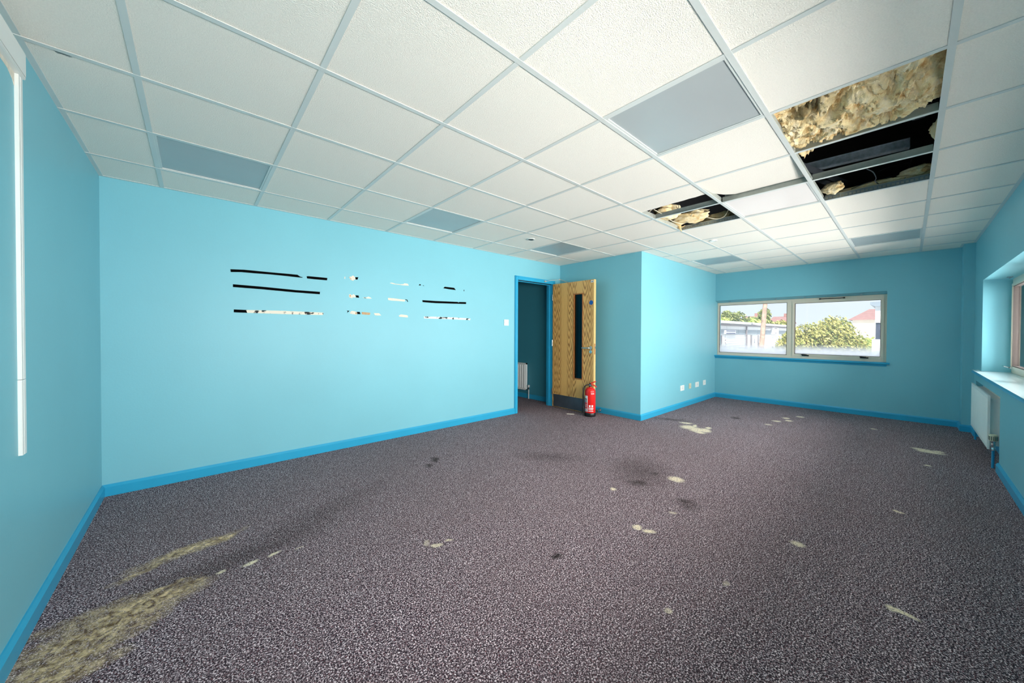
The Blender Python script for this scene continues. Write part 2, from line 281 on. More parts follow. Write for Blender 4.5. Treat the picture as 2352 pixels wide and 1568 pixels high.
# ------------------------------------------------------------------ mesh helpers
class MB:
    def __init__(s): s.v = []; s.f = []
    def poly(s, pts):
        b = len(s.v); s.v += [tuple(p) for p in pts]; s.f.append(tuple(range(b, b+len(pts))))
    def box(s, x0, x1, y0, y1, z0, z1):
        x0, x1 = sorted((x0, x1)); y0, y1 = sorted((y0, y1)); z0, z1 = sorted((z0, z1))
        b = len(s.v); s.v += [(x, y, z) for z in (z0, z1) for y in (y0, y1) for x in (x0, x1)]
        for q in ((0, 2, 3, 1), (4, 5, 7, 6), (0, 1, 5, 4), (2, 6, 7, 3), (0, 4, 6, 2), (1, 3, 7, 5)): s.f.append(tuple(b+i for i in q))
        return s
    def prism(s, pts, d):
        """extrude an outline (list of 3-D points) by vector d"""
        n = len(pts); b = len(s.v); d = Vector(d)
        s.v += [tuple(p) for p in pts] + [tuple(Vector(p)+d) for p in pts]
        s.f.append(tuple(b+i for i in range(n))[::-1]); s.f.append(tuple(b+n+i for i in range(n)))
        for i in range(n): j = (i+1) % n; s.f.append((b+i, b+j, b+n+j, b+n+i))
        return s
    def tube(s, pts, r, n=8, caps=True):
        pts = [Vector(p) for p in pts]; rr = r if isinstance(r, (list, tuple)) else [r]*len(pts); b = len(s.v); up = None
        for i, p in enumerate(pts):
            t = (pts[min(i+1, len(pts)-1)]-pts[max(i-1, 0)]).normalized()
            if up is None: up = t.orthogonal().normalized()
            up = (up - t*up.dot(t)).normalized(); sd = t.cross(up)
            for k in range(n):
                a = 2*math.pi*k/n; s.v.append(tuple(p+(up*math.cos(a)+sd*math.sin(a))*rr[i]))
        for i in range(len(pts)-1):
            for k in range(n):
                k2 = (k+1) % n; s.f.append((b+i*n+k, b+i*n+k2, b+(i+1)*n+k2, b+(i+1)*n+k))
        if caps: s.f.append(tuple(b+k for k in range(n))[::-1]); s.f.append(tuple(b+(len(pts)-1)*n+k for k in range(n)))
        return s
    def lathe(s, prof, c=(0, 0, 0), n=32, axis='Z', sgn=1):
        b = len(s.v); c = Vector(c)
        for (r, h) in prof:
            for k in range(n):
                a = 2*math.pi*k/n; u, v = r*math.cos(a), r*math.sin(a)
                q = {'Z': (u, v, h*sgn), 'X': (h*sgn, u, v), 'Y': (u, h*sgn, v)}[axis]; s.v.append(tuple(c+Vector(q)))
        for i in range(len(prof)-1):
            for k in range(n):
                k2 = (k+1) % n; s.f.append((b+i*n+k, b+i*n+k2, b+(i+1)*n+k2, b+(i+1)*n+k))
        s.f.append(tuple(b+k for k in range(n))[::-1]); s.f.append(tuple(b+(len(prof)-1)*n+k for k in range(n)))
        return s
    def mesh(s, name, m, smooth=False, bevel=0, seg=2):
        me = bpy.data.meshes.new(name); me.from_pydata(s.v, [], s.f)
        bm = bmesh.new(); bm.from_mesh(me)
        if bevel:
            ed = [e for e in bm.edges if len(e.link_faces) == 2 and e.calc_face_angle(0) > .5]
            bmesh.ops.bevel(bm, geom=ed, offset=bevel, segments=seg, affect='EDGES', clamp_overlap=True)
        bmesh.ops.recalc_face_normals(bm, faces=bm.faces); bm.to_mesh(me); bm.free()
        me.materials.append(m)
        if smooth or bevel:
            me.polygons.foreach_set('use_smooth', [True]*len(me.polygons))
            if hasattr(me, 'set_sharp_from_angle'): me.set_sharp_from_angle(angle=R(35))
        return me
    def build(s, name, m, parent=None, **k):
        return link(name, s.mesh(name, m, **k), parent)
def link(name, me, parent=None):
    o = bpy.data.objects.new(name, me); COL.objects.link(o)
    if parent: o.parent = parent; o.matrix_parent_inverse = parent.matrix_basis.inverted()
    return o
def tag(o, label=None, cat=None, group=None, kind=None):
    if label: o['label'] = label
    if cat: o['category'] = cat
    if group: o['group'] = group
    if kind: o['kind'] = kind
    return o
def thing(name, label, cat, loc=(0, 0, 0), group=None, kind=None):
    o = bpy.data.objects.new(name, None); COL.objects.link(o); o.location = loc; o.empty_display_size = .1
    return tag(o, label, cat, group, kind)
def struct(name, mb, m, **k): return tag(mb.build(name, m, None, **k), kind='structure')
def box(*a): return MB().box(*a)
def text_mesh(body, size, m, name, mw, parent, ext=.0006):
    c = bpy.data.curves.new(name, 'FONT'); c.body = body; c.size = size; c.align_x = 'CENTER'; c.align_y = 'CENTER'; c.extrude = ext
    o = bpy.data.objects.new(name, c); COL.objects.link(o); dg = bpy.context.evaluated_depsgraph_get()
    me = bpy.data.meshes.new_from_object(o.evaluated_get(dg)); bpy.data.objects.remove(o)
    me.materials.clear(); me.materials.append(m); me.transform(mw); return link(name, me, parent)

# ------------------------------------------------------------------ room shell
XL, XR, XB, XE = -.329, 4.81, 4.81, 7.652      # left wall, return wall, box face start, far wall
YD, YB, YW = .452, -1.02, -4.046               # door wall, box face, window wall
DX0, DX1, DZ = 3.83, 4.61, 2.02                # door opening
T = .12
floor = struct('floor', box(XL-.1, XE+.05, YW-.12, YD+2.6, -.12, 0), M['carpet'])
struct('wall_left', box(XL-T, XL, YW-.3, YD+T, 0, H+.03), M['wall'])
mb = MB(); mb.box(XL, DX0-.02, YD, YD+T, 0, H+.03); mb.box(DX0-.02, DX1+.02, YD, YD+T, DZ+.03, H+.03); mb.box(DX1+.02, XR+.001, YD, YD+T, 0, H+.03)
struct('wall_door', mb, M['wall'])
struct('wall_return', box(XR, XR+T, YB, YD+T, 0, H+.03), M['wall'])
struct('wall_box', box(XR+T, XE+.3, YB, YB+T, 0, H+.03), M['wall'])
# far wall with window opening
FY0, FY1, FZ0, FZ1 = -3.29, YB, .80, 1.84
mb = MB()
mb.box(XE, XE+.3, YW-.3, FY0, 0, H+.03); mb.box(XE, XE+.3, FY0, YB, 0, FZ0); mb.box(XE, XE+.3, FY0, YB, FZ1, H+.03)
struct('wall_far', mb, M['wall'])
# window wall with long opening and radiator niche below
WX0, WX1, WZ0, WZ1 = .0, 6.70, .812, 1.822
NX0, NX1, NZ, ND = 5.48, 7.16, .668, .10
mb = MB(); YO = YW-.30
mb.box(XL, WX0, YO, YW, 0, H+.03); mb.box(WX1, XE, YO, YW, NZ, H+.03); mb.box(WX0, WX1, YO, YW, WZ1, H+.03)
mb.box(WX0, NX0, YO, YW, 0, WZ0); mb.box(NX0, WX1, YO, YW, NZ, WZ0); mb.box(NX0, NX1, YO, YW-ND, 0, NZ); mb.box(NX1, XE, YO, YW, 0, NZ)
struct('wall_right', mb, M['wall'])
# pier in the far right corner
struct('wall_pier', box(7.385, XE, YW, -3.957, 0, H+.03), M['wall'])

# skirtings
SK = .085; ST = .016
def skirt(name, pts, z0=0, mt=None):
    """profiled board following wall points; room on the right-hand side of travel"""
    mb = MB(); pr = [(0, 0), (ST, 0), (ST, SK-.018), (ST*.55, SK-.006), (ST*.35, SK), (0, SK)]
    pts = [Vector((p[0], p[1], z0)) for p in pts]; n = len(pts); off = []
    for i in range(n):
        a = (pts[i]-pts[i-1]).normalized() if i else (pts[1]-pts[0]).normalized()
        b_ = (pts[i+1]-pts[i]).normalized() if i < n-1 else a
        na, nb = Vector((a.y, -a.x, 0)), Vector((b_.y, -b_.x, 0)); mm = (na+nb); mm = mm/(1+na.dot(nb)); off.append(mm)
    b0 = len(mb.v)
    for i in range(n):
        for (d, z) in pr: mb.v.append(tuple(pts[i]+off[i]*d+Vector((0, 0, z))))
    k = len(pr)
    for i in range(n-1):
        for j in range(k): j2 = (j+1) % k; mb.f.append((b0+i*k+j, b0+i*k+j2, b0+(i+1)*k+j2, b0+(i+1)*k+j))
    mb.f.append(tuple(range(b0, b0+k))[::-1]); mb.f.append(tuple(range(b0+(n-1)*k, b0+n*k)))
    return struct(name, mb, mt or M['skirt'])
skirt('baseboard_left', [(XL, YW+.0), (XL, YD-ST)])
skirt('baseboard_door', [(XL, YD), (3.768, YD)])
skirt('baseboard_return', [(XR, YD), (XR, YB), (XE-ST, YB)])
skirt('baseboard_far', [(XE, YB), (XE, -3.957), (7.385, -3.957), (7.385, YW), (NX1, YW), (NX1, YW-ND), (NX0, YW-ND), (NX0, YW), (XL+ST, YW)])

# ------------------------------------------------------------------ ceiling: grid, tiles
XS = [XL] + [round(.6*i, 3) for i in range(13)] + [XE]
YS = [YD] + [round(-.6*j, 3) for j in range(7)] + [YW]
cm = MB(); A = .022; az0, az1 = H-.002, H+.002     # perimeter wall angle
for (x0, x1, y0, y1) in ((XL, XL+A, YW, YD), (XL+A, XR, YD-A, YD), (XR-A, XR, YB-A, YD-A), (XR, XE, YB-A, YB), (XE-A, XE, -3.957, YB-A), (7.385-A, XE-A, -3.957, -3.957+A), (7.385-A, 7.385, YW+A, -3.957), (XL+A, 7.385, YW, YW+A)):
    cm.box(x0, x1, y0, y1, az0, az1); 
cm.box(XL, XL+.002, YW, YD, H-.003, H+.028)
ceiling = struct('ceiling', cm, M['tee'])
def tee(L_, along, name):
    mb = MB(); w_ = .012
    if along == 'X': mb.box(0, L_, -w_, w_, H-.004, H-.001); mb2 = MB().box(0, L_, -.0015, .0015, H-.001, H+.042); mb2.box(0, L_, -.004, .004, H+.035, H+.043)
    else: mb.box(-w_, w_, -L_, 0, H-.003, H); mb2 = MB().box(-.0015, .0015, -L_, 0, H, H+.042); mb2.box(-.004, .004, -L_, 0, H+.035, H+.043)
    me = mb.mesh(name, M['tee']); n0 = len(me.polygons); me.materials.append(M['teeweb'])
    bm = bmesh.new(); bm.from_mesh(me); tmp = mb2.mesh('web', M['teeweb']); bm.from_mesh(tmp)
    bm.faces.ensure_lookup_table()
    for i in range(n0, len(bm.faces)): bm.faces[i].material_index = 1
    bm.to_mesh(me); bm.free(); bpy.data.meshes.remove(tmp); return me
cache = {}
def put(me, name, x, y, parent): o = link(name, me, parent); o.location = (x, y, 0); return o
for j in range(7):
    y = -.6*j; x1 = XR if y > YB else XE
    k = ('r', round(x1, 2))
    if k not in cache: cache[k] = tee(x1-XL, 'X', 'main_runner')
    put(cache[k], 'main_runner', XL, y, ceiling)
LIGHTS = {(0, 0), (3, 0), (6, 0), (3, 4), (6, 4), (10, 2), (10, 5)}
MISSING = {(4, 5), (5, 5), (6, 5), (6, 3)}
def slab(w_, d_, mt):
    k = (round(w_, 3), round(d_, 3), mt)
    if k not in cache:
        cache[k] = MB().box(0, w_, -d_, 0, H+.0005, H+.0155).mesh('ceiling_tile', M[mt])
    return cache[k]
for ci in range(len(XS)-1):
    i = ci-1                                   # i: index of the grid line at the tile's left
    for rj in range(len(YS)-1):
        j = rj-1
        x0, x1, y0, y1 = XS[ci], XS[ci+1], YS[rj], YS[rj+1]
        if x0 >= 4.79:
            if y1 > YB: continue
            if y0 > YB: y0 = YB
        if x1 > 7.3 and y0 <= -3.59: x1 = 7.385   # beside the pier
        # cross tee on the left side of the cell (not at the wall)
        if ci and not (abs(x0-4.8) < .02 and y0 > YB+.1):
            L_ = abs(y0-y1)-.024; k = ('c', round(L_, 3))
            if k not in cache: cache[k] = tee(L_, 'Y', 'cross_tee')
            put(cache[k], 'cross_tee', x0, y0-.012, ceiling)
        if (i, j) in LIGHTS or (i, j) in MISSING: continue
        if (i, j) == (12, 6): MB().box(7.389, XE-.004, -3.953, -3.604, H+.0005, H+.0155).build('ceiling_tile', M['tile'], ceiling)
        gx0, gx1, gy0, gy1 = x0+.004, x1-.004, y0-.004, y1+.004
        if (i, j) == (5, 3):       # tile pushed aside, the far edge torn: only a strip still covers the cell
            mb = MB(); pts = [(gx0-.03, gy0), (gx0-.03, gy1)]
            for q in range(13): t_ = q/12; pts.append((3.0+.335-.075*t_*0+random.uniform(-.006, .006) - .03*(1-t_), gy1+(gy0-gy1)*t_))
            mb.prism([(p[0], p[1], H+.003) for p in pts], (0, 0, .015)); o = mb.build('ceiling_tile', M['tile'], ceiling)
            tag(o, 'tile pushed aside over its grid cell, leaving a gap'); continue
        if (i, j) == (5, 4):       # tile tipped up at its far edge, one corner broken off
            mb = MB(); w_, d_ = gx1-gx0, gy0-gy1
            pts = [(0, 0), (0, -d_), (w_-.014, -d_), (w_-.014, -.11), (w_-.09, -.045), (w_-.2, 0)]
            mb.prism([(p[0], p[1], 0) for p in pts], (0, 0, .015)); o = mb.build('ceiling_tile', M['tile'], ceiling)
            o.matrix_parent_inverse = Matrix.Identity(4); o.location = (gx0, gy0, H+.001); o.rotation_euler = (0, R(-3.6), 0)
            tag(o, 'tile tipped up along one edge with a broken corner'); continue
        mt = 'tile_stain' if (i, j) == (-1, 1) else 'tile'
        if mt == 'tile_stain': MB().box(gx0, gx1, gy1, gy0, H+.0005, H+.0155).build('ceiling_tile', M[mt], ceiling); continue
        o = put(slab(gx1-gx0, gy0-gy1, mt), 'ceiling_tile', gx0, gy0, ceiling)
# perforated web showing at the far edge of the two openings
for (y0, y1, nm) in ((-3.012, -3.588, 0), (-1.812, -2.388, 1)):
    mb = MB(); x = 4.2-.006; z0, z1 = H+.001, H+.036
    mb.box(x-.001, x+.001, y1, y0, z0, z0+.007); mb.box(x-.001, x+.001, y1, y0, z1-.009, z1); n_ = 24; st = (y0-y1)/n_
    for q in range(n_+1): yy = y1+st*q; mb.box(x-.001, x+.001, yy-.004, yy+.004, z0+.007, z1-.009)
    tag(mb.build('perforated_strip', M['galv'], ceiling), 'galvanised perforated edge strip')

# recessed light panels
lt_lab = {(0, 0): 'unlit square light panel nearest the left wall corner above blue wall', (3, 0): 'unlit grey light panel above the torn tape strips',
          (6, 0): 'unlit dark grey light panel above the open wooden door', (3, 4): 'large plain light panel nearest the camera in the ceiling',
          (6, 4): 'unlit light panel painted bright with window reflection, between the two ceiling holes', (10, 2): 'small pale blue light panel by the blue box wall near the far window',
          (10, 5): 'unlit light panel near the far right corner pier'}
for (i, j) in sorted(LIGHTS):
    x0, x1, y0, y1 = .6*i+.012, .6*i+.588, -.6*j-.012, -.6*j-.588
    e = thing('ceiling_light', lt_lab[(i, j)], 'ceiling light', ((x0+x1)/2, (y0+y1)/2, H), 'square recessed light panels in the ceiling grid')
    mb = MB(); z0, z1 = H-.001, H+.02; b_ = .012
    mb.box(x0, x1, y0-b_, y0, z0, z1); mb.box(x0, x1, y1, y1+b_, z0, z1); mb.box(x0, x0+b_, y1+b_, y0-b_, z0, z1); mb.box(x1-b_, x1, y1+b_, y0-b_, z0, z1)
    mb.build('frame', M['tee'], e)
    MB().box(x0+b_, x1-b_, y1+b_, y0-b_, H+.004, H+.012).build('diffuser', M['diff_reflect'] if (i, j) == (6, 4) else M['diff'], e)
    MB().box(x0+.01, x1-.01, y1+.01, y0-.01, H+.021, H+.08).build('housing', M['tee'], e)
# round sensors
for (x, y, r, lab) in ((3.235, -.428, .05, 'round grey ceiling sensor with dark centre above the torn tape wall'), (4.915, -1.894, .045, 'small round white ceiling sensor beyond the cable hole')):
    e = thing('ceiling_sensor', lab, 'sensor', (x, y, H))
    MB().lathe([(r, 0), (r, .004), (r*.82, .010), (r*.78, .010), (r*.75, .004), (.001, .004)], (x, y, H+.0005), 28, 'Z', -1).build('rim', M['white'] if r < .05 else M['tee'], e, smooth=True)
    MB().lathe([(r*.62, 0), (r*.6, .006), (.001, .008)], (x, y, H-.0035), 24, 'Z', -1).build('core', M['dark'] if r >= .05 else M['white'], e, smooth=True)

# ------------------------------------------------------------------ void above the ceiling
mb = MB(); zt = 3.25
mb.box(XL-T, XE+.3, YW-.3, YD+2.75, zt, zt+.15); mb.box(XL-T, XL-T+.05, YW-.3, YD+2.7, H+.03, zt); mb.box(XE+.25, XE+.3, YW-.3, YD+2.7, H+.03, zt)
mb.box(XL-T, XE+.3, YW-.3, YW-.25, H+.03, zt); mb.box(XL-T, XE+.3, YD+2.7, YD+2.75, -.1, zt)
struct('roof_void', mb, M['void'])

def wool_sheet(name, label, x0, x1, y0, y1, zc, amp, edge, seed, n=110, thick=.06):
    """lumpy quilt: edge(u, v) -> True keeps the cell"""
    mb = MB(); idx = {}; nx, ny = n, int(n*abs(y1-y0)/abs(x1-x0))+2
    def zf(x, y):
        p = Vector((x*7+seed, y*7, seed)); w1 = noise.noise_vector(p*1.1)
        q = p+w1*1.3; w2_ = noise.noise_vector(q*2.3+Vector((5, 2, 1))); q = q+w2_*.35; a = noise.fractal(q, .8, 2.2, 4)
        rid = 1-abs(noise.noise(q*1.9+Vector((3, 1, 0)))); r2 = 1-abs(noise.noise(q*4.6+Vector((9, 4, 0))))
        zc2 = zc - (.04*min(1, max(0, (x-2.55)/.25)) if x < 2.985 else -.004)
        return max(H+(.03 if (x < 2.43 or y < -3.57 or y > -3.02) else .006)+.004*a, zc2 - amp*(.8*a + .75*rid*rid + .5*r2*r2 - .8))
    for iy in range(ny+1):
        for ix in range(nx+1):
            x = x0+(x1-x0)*ix/nx; y = y0+(y1-y0)*iy/ny
            wv = noise.noise_vector(Vector((x*14, y*14, seed)))*.014
            idx[ix, iy] = len(mb.v); mb.v.append((x+wv.x, y+wv.y, zf(x, y)))
    keep = set()
    for iy in range(ny):
        for ix in range(nx):
            x = x0+(x1-x0)*(ix+.5)/nx; y = y0+(y1-y0)*(iy+.5)/ny
            jag = .02*noise.fractal(Vector((x*40, y*40, seed)), 1, 2, 3)
            if edge(x+jag, y+jag): keep.add((ix, iy)); mb.f.append((idx[ix, iy], idx[ix+1, iy], idx[ix+1, iy+1], idx[ix, iy+1]))
    me = bpy.data.meshes.new(name); me.from_pydata(mb.v, [], mb.f)
    bm = bmesh.new(); bm.from_mesh(me); bmesh.ops.delete(bm, geom=[v for v in bm.verts if not v.link_faces], context='VERTS')
    ret = bmesh.ops.extrude_face_region(bm, geom=bm.faces[:])
    bmesh.ops.translate(bm, verts=[g for g in ret['geom'] if isinstance(g, bmesh.types.BMVert)], vec=(0, 0, thick))
    bmesh.ops.recalc_face_normals(bm, faces=bm.faces); bm.to_mesh(me); bm.free(); me.materials.append(M['wool'])
    me.polygons.foreach_set('use_smooth', [True]*len(me.polygons))
    return tag(link(name, me), label, 'insulation', 'yellow mineral wool in the ceiling void')
def e_main(x, y):
    lim = 3.035 if y < -3.2 else 3.035+.16*min(1, max(0, (y+3.2)/.15))
    if y < -3.35: lim = 3.03-.10*max(0, (-3.35-y)/.2)
    return x < lim
wool_sheet('insulation_quilt', 'large yellow mineral wool quilt filling the biggest ceiling hole', 2.36, 3.26, -3.66, -2.96, H+.062, .05, e_main, 3.1, n=170)
def lump(name, label, c, s, seed, sub=4, rz=0):
    bm = bmesh.new(); bmesh.ops.create_icosphere(bm, subdivisions=sub, radius=1); c = Vector(c)
    rot = Matrix.Rotation(R(rz), 3, 'Z')
    for v in bm.verts:
        n_ = v.co.normalized(); p = n_*1.6+Vector((seed, seed*.7, 0)); w1 = noise.noise_vector(p)*.8
        d = 1+.35*noise.fractal(p+w1, .9, 2.1, 4)+.12*(1-abs(noise.noise((p+w1)*4)))
        v.co = rot @ Vector((n_.x*d*s[0], n_.y*d*s[1], n_.z*d*s[2])) + c
    me = bpy.data.meshes.new(name); bm.to_mesh(me); bm.free(); me.materials.append(M['wool']); me.polygons.foreach_set('use_smooth', [True]*len(me.polygons))
    return tag(link(name, me), label, 'insulation', 'yellow mineral wool in the ceiling void')
# big opening
c = at(2152, 298, 'Z', H+.10); lump('insulation_scrap', 'pale wool scrap drooping at the right edge of the middle gap, beside the steel beam', (c.x+.01, c.y-.03, c.z+.01), (.10, .045, .06), 1.3, rz=15)
c = at(2112, 392, 'Z', H+.10); lump('insulation_scrap', 'curved wool scrap at the right end of the narrow gap near the perforated strip', (c.x, c.y, c.z), (.04, .10, .035), 5.2, rz=-20)
c = at(1912, 432, 'Z', H+.06); lump('insulation_scrap', 'small yellow wool scrap in the left corner of the narrow gap', (c.x, c.y, c.z), (.05, .06, .04), 8.4)
c = at(2020, 417, 'Z', H+.07); lump('insulation_scrap', 'thin dusty wool strip lying behind the perforated strip', (c.x+.04, c.y, c.z), (.03, .20, .02), 12.4)
# smaller opening
c = at(1532, 487, 'Z', H+.09); lump('insulation_scrap', 'orange-brown wool wad at the left end of the smaller ceiling hole', (c.x, c.y, c.z), (.12, .11, .06), 2.2)
c = at(1580, 498, 'Z', H+.09); lump('insulation_scrap', 'long yellow wool batt sagging in the smaller ceiling hole under the cable loop', (c.x+.02, c.y, c.z), (.10, .19, .05), 3.7, rz=0)
c = at(1650, 497, 'Z', H+.10); lump('insulation_scrap', 'greenish wool wad at the right end of the smaller ceiling hole', (c.x+.02, c.y+.02, c.z), (.06, .14, .04), 6.1)
# torn tuft hanging over the grid
mb = MB(); p0 = at(1561, 521, 'Z', H+.03); p1 = at(1563, 527, 'Z', H-.01); p2 = at(1566, 532, 'Z', H-.035)
mb.tube([p0+Vector((0, 0, .05)), p0, p1, p2], [.02, .016, .01, .002], 7); mb.tube([p0, p0+Vector((.01, -.03, -.005)), p0+Vector((.02, -.05, .01))], [.006, .005, .002], 6)
tag(mb.build('wool_tuft', M['wool'], smooth=True), 'small torn wool tuft hanging below the smaller ceiling hole', 'insulation')

# steelwork and cables in the void
za = 2.62
a, b_ = at(1862, 392, 'Z', za), at(2090, 338, 'Z', za); dv = (b_-a).normalized(); a = a-dv*.25; nv = Vector((dv.y, -dv.x, 0))
mb = MB()
def plank(p, q_, o1, o2, h0, h1): mb.prism([p+nv*o1+Vector((0, 0, h0)), p+nv*o2+Vector((0, 0, h0)), p+nv*o2+Vector((0, 0, h1)), p+nv*o1+Vector((0, 0, h1))], q_-p)
if nv.x > 0: nv = -nv
plank(a, b_, 0, .003, 0, .07); plank(a, b_, -.04, 0, 0, .003); plank(a, b_, -.04, 0, .067, .07); plank(a, b_, 0, .012, .0, .012); plank(a, b_, 0, .008, .062, .07)
tag(mb.build('steel_channel', M['galvl']), 'galvanised steel channel crossing the dark ceiling hole', 'steel channel')
a, b_ = at(2094, 262, 'Z', 2.80), at(2094, 330, 'Z', 2.80)
mb = MB(); mb.box(3.33, 3.40, b_.y-.01, b_.y+.0, 2.50, 3.25); mb.box(3.33, 3.333, b_.y-.05, b_.y, 2.5, 3.25); mb.box(3.397, 3.40, b_.y-.05, b_.y, 2.5, 3.25)
tag(mb.build('steel_hanger', M['dsteel']), 'dark upright steel hanger behind the galvanised channel', 'steel hanger')
mb = MB(); mb.box(3.25, 3.50, -3.3, -2.2, 2.78, 3.05); mb.box(3.20, 3.25, -3.3, -2.2, 2.80, 2.82); mb.box(3.22, 3.25, -3.3, -2.2, 2.86, 2.875)
tag(mb.build('ventilation_duct', M['dsteel'], bevel=.004), 'dull dark rectangular duct deep in the ceiling hole', 'duct')
mb = MB(); mb.prism([(3.60, -2.90, 2.5), (4.55, -3.16, 2.5), (4.57, -3.10, 2.5), (3.62, -2.84, 2.5)], (0, 0, .01)); mb.prism([(3.60, -2.90, 2.5), (4.55, -3.16, 2.5), (4.55, -3.16, 2.56), (3.60, -2.90, 2.56)], (.004, .008, 0))
tag(mb.build('angle_brace', M['dsteel']), 'sloping dark steel brace in the left corner of the ceiling hole', 'steel brace')
mb = MB(); mb.box(3.72, 3.80, -3.9, -1.5, 2.86, 2.98)
tag(mb.build('roof_joist', M['dsteel']), 'dark roof joist above the narrow gap', 'joist')
def cable(name, label, pts, r, mt, group):
    P_ = []; n = len(pts)
    for i in range(n-1):
        p0, p1, p2, p3 = (pts[max(i-1, 0)], pts[i], pts[i+1], pts[min(i+2, n-1)])
        for k in range(6):
            t = k/6; P_.append(.5*((2*p1)+(-p0+p2)*t+(2*p0-5*p1+4*p2-p3)*t*t+(-p0+3*p1-3*p2+p3)*t*t*t))
    P_.append(pts[-1]); return tag(MB().tube(P_, r, 8).build(name, M[mt], smooth=True), label, 'cable', group)
Q = lambda px, py, dz: at(px, py, 'Z', H+dz)
G = 'loose cables in the ceiling holes'
cable('electric_cable', 'pale cable sagging in a loop at the left of the smaller ceiling hole', [Q(1525, 494, .12), Q(1531, 498, .05), Q(1545, 508, .035), Q(1565, 513, .03), Q(1580, 508, .04), Q(1590, 491, .08)], .004, 'cable', G)
cable('electric_cable', 'pale cable looping up to the right rim of the smaller ceiling hole', [Q(1612, 495, .09), Q(1628, 500, .05), Q(1648, 502.5, .035), Q(1664, 496, .05), Q(1674, 480, .09)], .004, 'cable', G)
cable('electric_cable', 'short white cable crossing the brown wool wad', [Q(1492, 486, .04), Q(1498, 480, .05), Q(1504, 474, .06)], .004, 'cable', G)
cable('electric_cable', 'short bent cable lying on the brown wool wad above the tee', [Q(1502, 481, .03), Q(1511, 486, .03), Q(1520, 491, .03)], .003, 'cable', G)
cable('hanger_wire', 'twisted wire hook hanging in the smaller ceiling hole', [Q(1558, 464, .2), Q(1559, 476, .06), Q(1556, 479, .05), Q(1553, 473, .08)], .0025, 'wire', G)
cable('hanger_wire', 'thin straight hanger wire at the right of the narrow gap', [Q(2094, 365, .3), Q(2086, 390, .18), Q(2078, 411, .04)], .0025, 'wire', G)
cable('electric_cable', 'grey cable curling in the middle of the narrow gap', [Q(1990, 388, .1), Q(2005, 395, .1), Q(2012, 408, .08), Q(2010, 416, .06), Q(2018, 422, .06), Q(2030, 424, .07)], .0035, 'dsteel', G)
cable('electric_cable', 'long grey cable crossing the narrow gap', [Q(1955, 434, .06), Q(1990, 420, .08), Q(2030, 410, .12), Q(2065, 398, .16), Q(2100, 386, .2)], .003, 'dsteel', G)
cable('electric_cable', 'thin upper grey cable in the narrow gap', [Q(2017, 394, .2), Q(2040, 385, .22), Q(2080, 375, .25), Q(2125, 366, .28)], .0025, 'dsteel', G)

# ------------------------------------------------------------------ door
door = thing('door_1', 'open oak door with narrow glass panel in blue frame', None, (4.6, .43, 0), kind='structure')
mb = MB()
def board(mb, x0, x1, z0, z1, y=YD, d=.018): mb.box(x0, x1, y-d, y, z0, z1)
board(mb, 3.768, 3.826, 0, 2.078); board(mb, 3.826, DX1+.0, 2.02, 2.078)
board(mb, DX1+.0, DX1+.058, 2.02, 2.078)
board(mb, 3.776, 3.790, 0, 2.07, d=.023); board(mb, 3.776, DX1+.05, 2.058, 2.070, d=.023)
mb.build('architrave', M['skirt'], door, bevel=.003)
mb = MB(); board(mb, DX1+.012, DX1+.058, 0, 2.02); mb.build('architrave', M['skirt'], door, bevel=.003)
mb = MB(); mb.box(DX0-.02, DX0, YD-.004, YD+T+.004, 0, DZ); mb.box(DX1, DX1+.02, YD-.004, YD+T+.004, 0, DZ); mb.box(DX0-.02, DX1+.02, YD-.004, YD+T+.004, DZ, DZ+.03)
mb.build('door_lining', M['skirt'], door, bevel=.002)
mb = MB(); mb.box(DX0, DX0+.012, YD+.05, YD+.085, 0, DZ-.012); mb.box(DX1-.012, DX1, YD+.05, YD+.085, 0, DZ-.012); mb.box(DX0, DX1, YD+.05, YD+.085, DZ-.014, DZ)
mb.build('door_stop', M['skirt'], door)
mb = MB(); mb.box(DX0, DX1, YD+.018, YD+.026, DZ-.008, DZ-.001); mb.build('smoke_seal', M['dark'], door)
LX0, LX1, LY0, LY1, LZ0, LZ1 = 4.600, 4.644, -.388, .425, .008, 2.016
gy0, gy1, gz0, gz1 = -.188, -.004, .498, 1.828
mb = MB()
mb.box(LX0, LX1, LY0+.008, gy0, LZ0, LZ1); mb.box(LX0, LX1, gy1, LY1, LZ0, LZ1); mb.box(LX0, LX1, gy0, gy1, LZ0, gz0); mb.box(LX0, LX1, gy0, gy1, gz1, LZ1)
leaf = mb.build('door_leaf', M['oak'], door)
box(LX0, LX1, LY0, LY0+.008, LZ0, LZ1).build('edge_lipping', M['edge'], leaf)
mb = MB(); bw = .016
for xa, xb_ in ((LX0-.006, LX0+.016), (LX1-.016, LX1+.006)):
    mb.box(xa, xb_, gy0, gy0+bw, gz0, gz1); mb.box(xa, xb_, gy1-bw, gy1, gz0, gz1); mb.box(xa, xb_, gy0+bw, gy1-bw, gz0, gz0+bw); mb.box(xa, xb_, gy0+bw, gy1-bw, gz1-bw, gz1)
mb.build('glazing_bead', M['bead'], leaf, bevel=.002)
box(LX0+.019, LX0+.025, gy0+.004, gy1-.004, gz0+.004, gz1-.004).build('glass_pane', M['glass_dark'], leaf)
box(LX0-.0015, LX0, LY0+.012, .402, .014, .213).build('kick_plate', M['kick'], leaf)
hy, hz = -.334, .994
mb = MB(); mb.lathe([(.026, 0), (.026, .006), (.022, .009), (.012, .009), (.0105, .012), (.0105, .045), (.001, .047)], (LX0, hy, hz), 24, 'X', -1)
mb.tube([(LX0-.042, hy, hz), (LX0-.052, hy+.006, hz), (LX0-.054, hy+.02, hz), (LX0-.054, hy+.13, hz-.002)], [.0095, .0095, .009, .008], 12)
mb.build('door_handle', M['chrome'], leaf, smooth=True)
